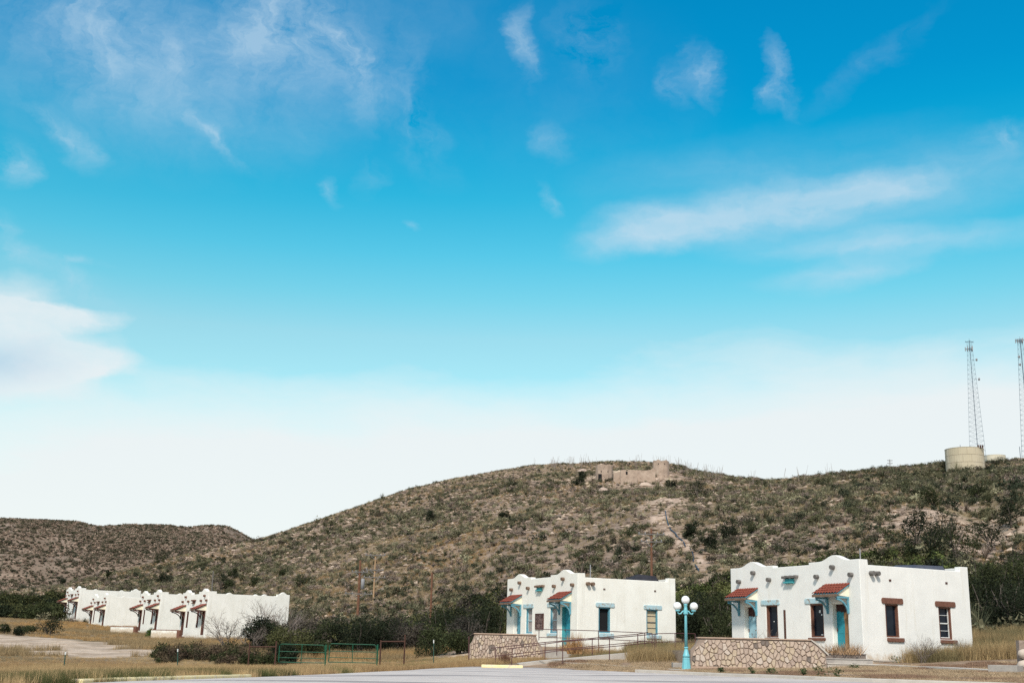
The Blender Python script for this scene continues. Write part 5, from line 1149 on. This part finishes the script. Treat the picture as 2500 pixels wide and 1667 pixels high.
TREES = [  # px, distance, height, width, colour, label
 (705, 98, 2.6, 4.2, OL, 'olive green mesquite bush at the right end of the nearest row house'),
 (655, 104, 3.0, 3.8, DG, 'dark bush below the bare tree before the nearest row house'),
 (628, 103, 3.4, 3.2, DK, 'dark juniper standing between the two bare trees of the row houses'),
 (745, 118, 4.1, 4.6, GB, 'grey brown leafless thicket just right of the nearest row house'),
 (790, 112, 3.2, 4.4, DG, 'dark green mesquite left of the transformer pole'),
 (838, 112, 3.6, 4.6, DK, 'dense dark mesquite left below the transformer pole'),
 (880, 106, 3.8, 4.0, DK, 'dense dark mesquite directly below the transformer pole'),
 (925, 108, 3.9, 4.2, DK, 'dense dark mesquite directly below the slender pale pole'),
 (968, 112, 3.4, 4.2, GY, 'grey leafless thicket between the pale pole and the bare pole'),
 (1015, 110, 3.3, 4.4, GB, 'grey brown thicket just left of the bare pole'),
 (1070, 116, 4.4, 4.4, DG, 'green mesquite right of the bare pole'),
 (1105, 106, 4.6, 3.6, DK, 'tall dark juniper left of the pink stone wall'),
 (1142, 100, 3.2, 4.0, GY, 'grey green thicket behind the left end of the pink stone wall'),
 (1180, 104, 4.2, 4.0, DK, 'dark mesquite nearest the left wall of the middle house'),
 (1215, 112, 4.6, 4.0, DG, 'dark green mesquite partly behind the middle house'),
 (1060, 96, 2.2, 4.0, DG, 'low dark brush at the foot of the bare pole'),
 (1120, 94, 2.2, 3.6, DG, 'low dark brush behind the left end of the stone wall'),
 (760, 100, 1.8, 4.4, DG, 'low green brush behind the left green gate'),
 (700, 88, 1.5, 2.6, DK, 'small dark bush behind the top bar of the left green gate'),
 (1672, 92, 3.9, 3.8, DG, 'olive tree behind the turquoise lamp'),
 (1715, 96, 4.3, 4.2, DK, 'dark mesquite between the lamp and the right house'),
 (1752, 92, 4.0, 3.8, DG, 'green tree nearest the left wall of the right house'),
 (1700, 86, 3.2, 3.6, DK, 'low dark mesquite behind the left end of the right stone wall'),
 (1755, 84, 2.9, 3.2, DG, 'low green bush against the left wall of the right house'),
 (1650, 104, 4.2, 4.0, OL, 'yellow green bush at the right wall of the middle house'),
 (2415, 84, 4.6, 4.6, DK, 'dark tree just right of the right house'),
 (2470, 82, 4.4, 4.6, DK, 'dark tree at the right edge of the picture'),
 (2440, 92, 5.2, 4.6, DG, 'tall green tree behind the dark trees right of the right house'),
 (2395, 94, 5.0, 3.8, DG, 'tall green tree rising behind the corner of the right house'),
 (2500, 92, 4.8, 4.4, DG, 'green tree cut by the right edge of the picture'),
 (2540, 84, 4.6, 5.0, DK, 'dark tree just outside the right edge')]
for i, (px, y, h, w_, col, lab) in enumerate(TREES):
    tree('mesquite_tree', lab, 'tree', px, y, h, w_, col, 500+i, n=5200, leaf=.085, lobes=15, base=.05)
BUSH = [(118, 1551, 3.0, 6.0, DK, 'round dark bush on the sandy ground at the left'), (62, 1545, 1.8, 4.2, DG, 'flat green bush left of the round dark bush'), (10, 1546, 1.8, 2.6, DG, 'small bush at the left edge of the picture'),
        (45, 1551, 1.2, 2.2, DK, 'smallest dark bush on the sandy ground'), (370, 1556, 1.9, 2.8, (.05, .085, .02), 'fresh green spiky bush below the low white wall'),
        (1232, 1272, 2.0, 3.4, DK, 'dark bush on the open slope straight above the left gable of the middle house'), (1052, 1273, 2.6, 2.8, DK, 'round dark bush alone high on the left slope of the hill'), (1778, 1322, 3.6, 4.4, DK, 'largest round dark bush, right of the pale hillside trail'), (1733, 1348, 2.6, 2.8, DK, 'dark bush just right of the lower end of the hillside trail'), (1684, 1317, 2.4, 2.2, DK, 'small dark bush close to the middle of the dark hillside pipe'), (1705, 1216, 3.6, 4.6, DK, 'wide dark bush below the crest, right of the top of the trail'), (1588, 1162, 2.2, 3.2, DK, 'dark bush at the foot of the ruined wall'), (1413, 1185, 2.4, 2.8, DK, 'lower of the two dark bushes left of the ruin'), (1422, 1170, 2.2, 2.6, DK, 'upper of the two dark bushes left of the ruin'), (1638, 1194, 2.4, 2.8, DK, 'dark bush under the right tower of the ruin'),
        (540, 1440, 3.6, 4.4, DK, 'big dark bush right behind the gable of the nearest row house'), (563, 1438, 2.2, 3.0, DG, 'smaller green bush touching the big bush behind the nearest row house'), (390, 1375, 2.4, 3.8, DG, 'green bush on the left slope near the far ridge'), (152, 1424, 2.6, 3.0, DK, 'dark bush on the skyline of the lower left slope'), (262, 1418, 3.2, 1.6, DG, 'narrow green bush above the farthest row house wall'), (568, 1410, 2.4, 2.2, DG, 'dark bush above the roof line of the nearest row house'), (620, 1432, 2.2, 2.4, DG, 'small green bush above the small humps of the nearest row house'), (402, 1421, 2.2, 4.8, DK, 'broad dark bush above the gap between the row houses'), (690, 1407, 2.6, 3.4, DG, 'green bush uphill from the right end of the row houses'), (735, 1432, 2.4, 4.6, DG, 'wide green bush just beyond the right end of the row houses'),
        (2240, 1330, 4.0, 4.6, DK, 'dark bush at the upper left of the gully above the right house'), (2300, 1335, 4.4, 5.6, DK, 'dark bush in the gully directly below the pale rock slab'), (2265, 1360, 4.0, 6.0, DK, 'widest dark bush at the bottom of the gully'), (2330, 1358, 4.0, 6.0, DG, 'green bush on the right side of the gully bottom'), (2280, 1240, 3.0, 4.4, DG, 'green bush on the slope midway below the water tank'), (2388, 1222, 3.0, 3.6, DG, 'dark green bush below the right side of the water tank'), (2420, 1340, 3.4, 5.0, DK, 'dark bush right of the pale rock slab'), (2470, 1290, 3.4, 4.0, DK, 'dark bush on the slope near the right edge of the picture'), (2435, 1136, 2.8, 6.0, DK, 'wide dark bush in front of the smaller pale tank'), (2310, 1146, 2.6, 3.2, DK, 'dark bush at the left foot of the big tan tank')]
for i, (px, py, h, w_, col, lab) in enumerate(BUSH):
    if py > 1540:
        d = FW + RT*((px-1250)/FPX) - UPV*((py-833.5)/FPX); q = np.arange(45, 220, .25); zz = height(d.x/d.y*q, q); j = int(np.argmax(zz > d.z/d.y*q)); p = Vector((d.x/d.y*q[j], q[j], zz[j]))
    else: p = onto(px, py)
    k_ = .62 if py > 1540 else 1.0
    tree('round_bush', lab, 'bush', px, p.y, h*k_, w_*k_, col, 700+i, n=1800 if py < 1540 else 2200, leaf=.12 if py < 1540 else .08, lobes=9, base=.0, dx=p.x, group=None if py > 1540 else 'dark bushes dotted over the hillside')
# dark bands of brush at the foot of the hill
BIG = [dense_shrub(300+i, 420, .05, 1.5) for i in range(8)]
def brush_band(n, fil, r0, r1, a0, a1, smin, smax, cols, name, label):
    x, y, a, r = wedge(n, a0, a1, r0, r1); k = fil(x, y, a, r) & keep_off(x, y, .9); x, y = x[k], y[k]; S = smin+(smax-smin)*rng.random(len(x))
    C_ = np.array(cols)[rng.integers(0, len(cols), len(x))]*(.75+.5*rng.random((len(x), 1))); gn_scatter(name, label, 'brush', BIG, (.55, 1.45), M['veg_i'], np.stack([x, y, height(x, y)-.15], 1), S*1.25, C_)
brush_band(1300, lambda x, y, a, r: (px_of(a) < 180) & (fbm(x/12, y/12, 3, 191) > -.12), 205, 262, -.44, -.33, 1.2, 3.8, [DK, DG, DG, OL, (.05, .055, .025)], 'dark_brush', 'dark green brush behind the farthest row house')
brush_band(1500, lambda x, y, a, r: (px_of(a) > 640) & (px_of(a) < 1240), 112, 150, -.2, .01, 1.6, 3.0, [DG, GY, DK, GB, OL, (.12, .12, .055)], 'thicket', 'mixed grey and green thicket at the foot of the hill')
brush_band(1300, lambda x, y, a, r: (px_of(a) > 1640) & (fbm(x/9, y/9, 3, 171) > -.08), 98, 128, .12, .46, .9, 2.4, [DG, DK, OL, DG, GB, (.14, .15, .06), (.08, .10, .035)], 'foot_brush', 'green brush at the foot of the hill behind the right house')
brush_band(620, lambda x, y, a, r: (px_of(a) > 385) & (px_of(a) < 700) & (fbm(x/3.5, y/5, 3, 181) > -.10), 82, 108, -.28, -.15, .35, 1.35, [(.075, .055, .04), (.055, .05, .032), DG, (.09, .07, .045)], 'brown_brush', 'low brown brush before the nearest row house')

# ------------------------------------------------------------------ bare shrubs
def branch(mb, p, d, L_, r, lev, rr, fork=3, spread=.55):
    q = p+d*L_*.5+Vector((rr.uniform(-.06, .06), rr.uniform(-.06, .06), rr.uniform(-.02, .05)))*L_; e = q+(d+Vector((rr.uniform(-.2, .2), rr.uniform(-.2, .2), rr.uniform(-.05, .2)))).normalized()*L_*.5
    mb.tube([p, q, e], r, 3, r*.55, cap=False)
    if lev <= 0: return
    for i in range(fork):
        nd_ = (d+Vector((rr.gauss(0, spread), rr.gauss(0, spread), rr.gauss(.08, spread*.7)))).normalized(); branch(mb, (q if rr.random() < .4 else e).copy(), nd_, L_*rr.uniform(.6, .85), r*.6, lev-1, rr, fork, spread)
def bare_bush(name, label, cat, x, y, z, h, stems, lev, m, seed, fork=3, r=.03, spread=.5, tilt=.6):
    rr = random.Random(seed); root = thing(name, label, cat, (x, y, z)); mb = MB()
    for i in range(stems):
        a = rr.uniform(0, 6.28); t = rr.uniform(.1, tilt); branch(mb, Vector((rr.uniform(-.1, .1), rr.uniform(-.1, .1), -.1)), Vector((t*math.cos(a), t*math.sin(a), 1)).normalized(), h*.36, r, lev, rr, fork, spread)
    mb.build('branches', m, root); return root
q = pix(672, 1540, 106); bare_bush('bare_tree', 'large leafless grey tree against the right end of the nearest row house', 'tree', q.x, 106, gz(q.x, 106), 5.0, 7, 4, M['twig'], 1, 3, .06, .5, .8)
q = pix(560, 1550, 104); bare_bush('bare_tree', 'smaller leafless grey tree before the middle of the long white wall', 'tree', q.x, 104, gz(q.x, 104), 3.4, 7, 4, M['twig'], 2, 3, .045, .55, .9)
q = pix(620, 1550, 102); bare_bush('bare_tree', 'low tangle of grey branches between the two leafless trees', 'tree', q.x, 102, gz(q.x, 102), 2.6, 6, 4, M['twig'], 6, 3, .04, .6, 1.0)
q = pix(2248, 1612, 61); bare_bush('bare_shrub', 'leafless brown shrub against the side wall of the right house', 'shrub', q.x, 60.8, gz(q.x, 60.8), 1.7, 11, 3, M['twig'], 3, 3, .014, .42, .85)
q = pix(2345, 1612, 62); bare_bush('bare_shrub', 'thin leafless shrub below the right window of the side wall', 'shrub', q.x, 62, gz(q.x, 62), 1.25, 8, 3, M['twig'], 4, 3, .012, .42, .8)
q = pix(1890, 1560, 60); bare_bush('bare_shrub', 'dry pale shrub growing between the blue door and left window', 'shrub', q.x, 60.5, .2, 1.5, 9, 3, M['twig'], 5, 2, .013, .35, .6)
q = pix(1858, 1560, 60); bare_bush('bare_shrub', 'dry stalks right beside the flaking blue door', 'shrub', q.x, 61.5, .2, 1.6, 7, 2, M['twig'], 8, 2, .012, .3, .4)
q = pix(1935, 1560, 60); bare_bush('bare_shrub', 'low dry shrub right of the rusty square post', 'shrub', q.x, 60.6, .2, .75, 9, 3, M['twig'], 7, 2, .012, .5, 1.0)
def tuft(label, px, y, h, w_, col, seed, z=None, lean=.5, n=260):
    x = pix(px, 1600, y).x; root = thing('grass_tuft', label, 'grass tuft', (x, y, gz(x, y) if z is None else z)); t = tuft_template(n, seed, h, w_, .018, lean)
    cols = np.array([col])*(.7+.6*np.random.default_rng(seed).random((n, 1))); link('blades', tri_mesh('blades', t, cols, M['veg']), None, root)
tuft('big sprawling orange dead grass on the step before the peeling door', 2058, 60.8, .62, 1.9, (.34, .22, .13), 1, .25, 1.3, 420)
tuft('orange grass clump beside the ramp under the near railing', 1402, 66.5, 1.15, .8, (.36, .21, .10), 2, .0)
tuft('orange grass clump below the dark window of the middle house', 1441, 68.5, .7, 1.4, (.30, .19, .10), 3, -.05)
tuft('small orange grass clump at the teal door of the middle house', 1386, 76, .5, .9, (.38, .24, .12), 4, .15)
tuft('brown weed in front of the pink stone wall', 1232, 66, .7, .5, (.18, .10, .07), 5)
for i, (px, py, s) in enumerate([(1830, 1649, .28), (1880, 1651, .32), (1960, 1655, .3), (2010, 1658, .5), (2046, 1661, .36), (1762, 1646, .2), (2085, 1633, .4), (1800, 1627, .3), (2185, 1617, .4)]):
    g = gpt(px, py); root = thing('weed', ['weed at the kerb below the left part of the right stone wall', 'second weed along the kerb below the stone wall', 'weed at the kerb below the right end of the stone wall', 'largest dark green weed on the kerb below the steps', 'weed right beside the largest kerb weed', 'smallest weed at the kerb next to the lamp', 'weed on the verge just below the concrete steps', 'weed in the dry grass close to the foot of the stone wall', 'green weed at the foot of the side wall of the right house'][i], 'weed', (g[0], g[1], gz(*g)+(.12 if py > 1640 else 0)), 0, 'green weeds along the kerb')
    t, c = crown_tris(s*1.9, s, 220, 40+i, .035, 5, 0); link('leaves', tri_mesh('leaves', t, np.array([(.045, .075, .03)])*c[:, None], M['veg']), None, root)
# spiky stalks on the hill crest
rr = random.Random(12); mb = MB()
for i in range(70):
    px = rr.choice([rr.uniform(1330, 1460), rr.uniform(1540, 1760), rr.uniform(1250, 2150)]); q = onto(px, np.interp(px, [s[0] for s in SK], [s[1] for s in SK])+rr.uniform(3, 12))
    for k in range(rr.randint(1, 4)): mb.tube([q, q+Vector((rr.uniform(-.9, .9), 0, rr.uniform(1.8, 3.6)))], .045, 3, .02, cap=False)
tag(mb.build('desert_stalks', M['twig']), 'thin leafless desert stalks standing along the hill crest', 'stalks', kind='stuff')
print('objects', len(C.objects))
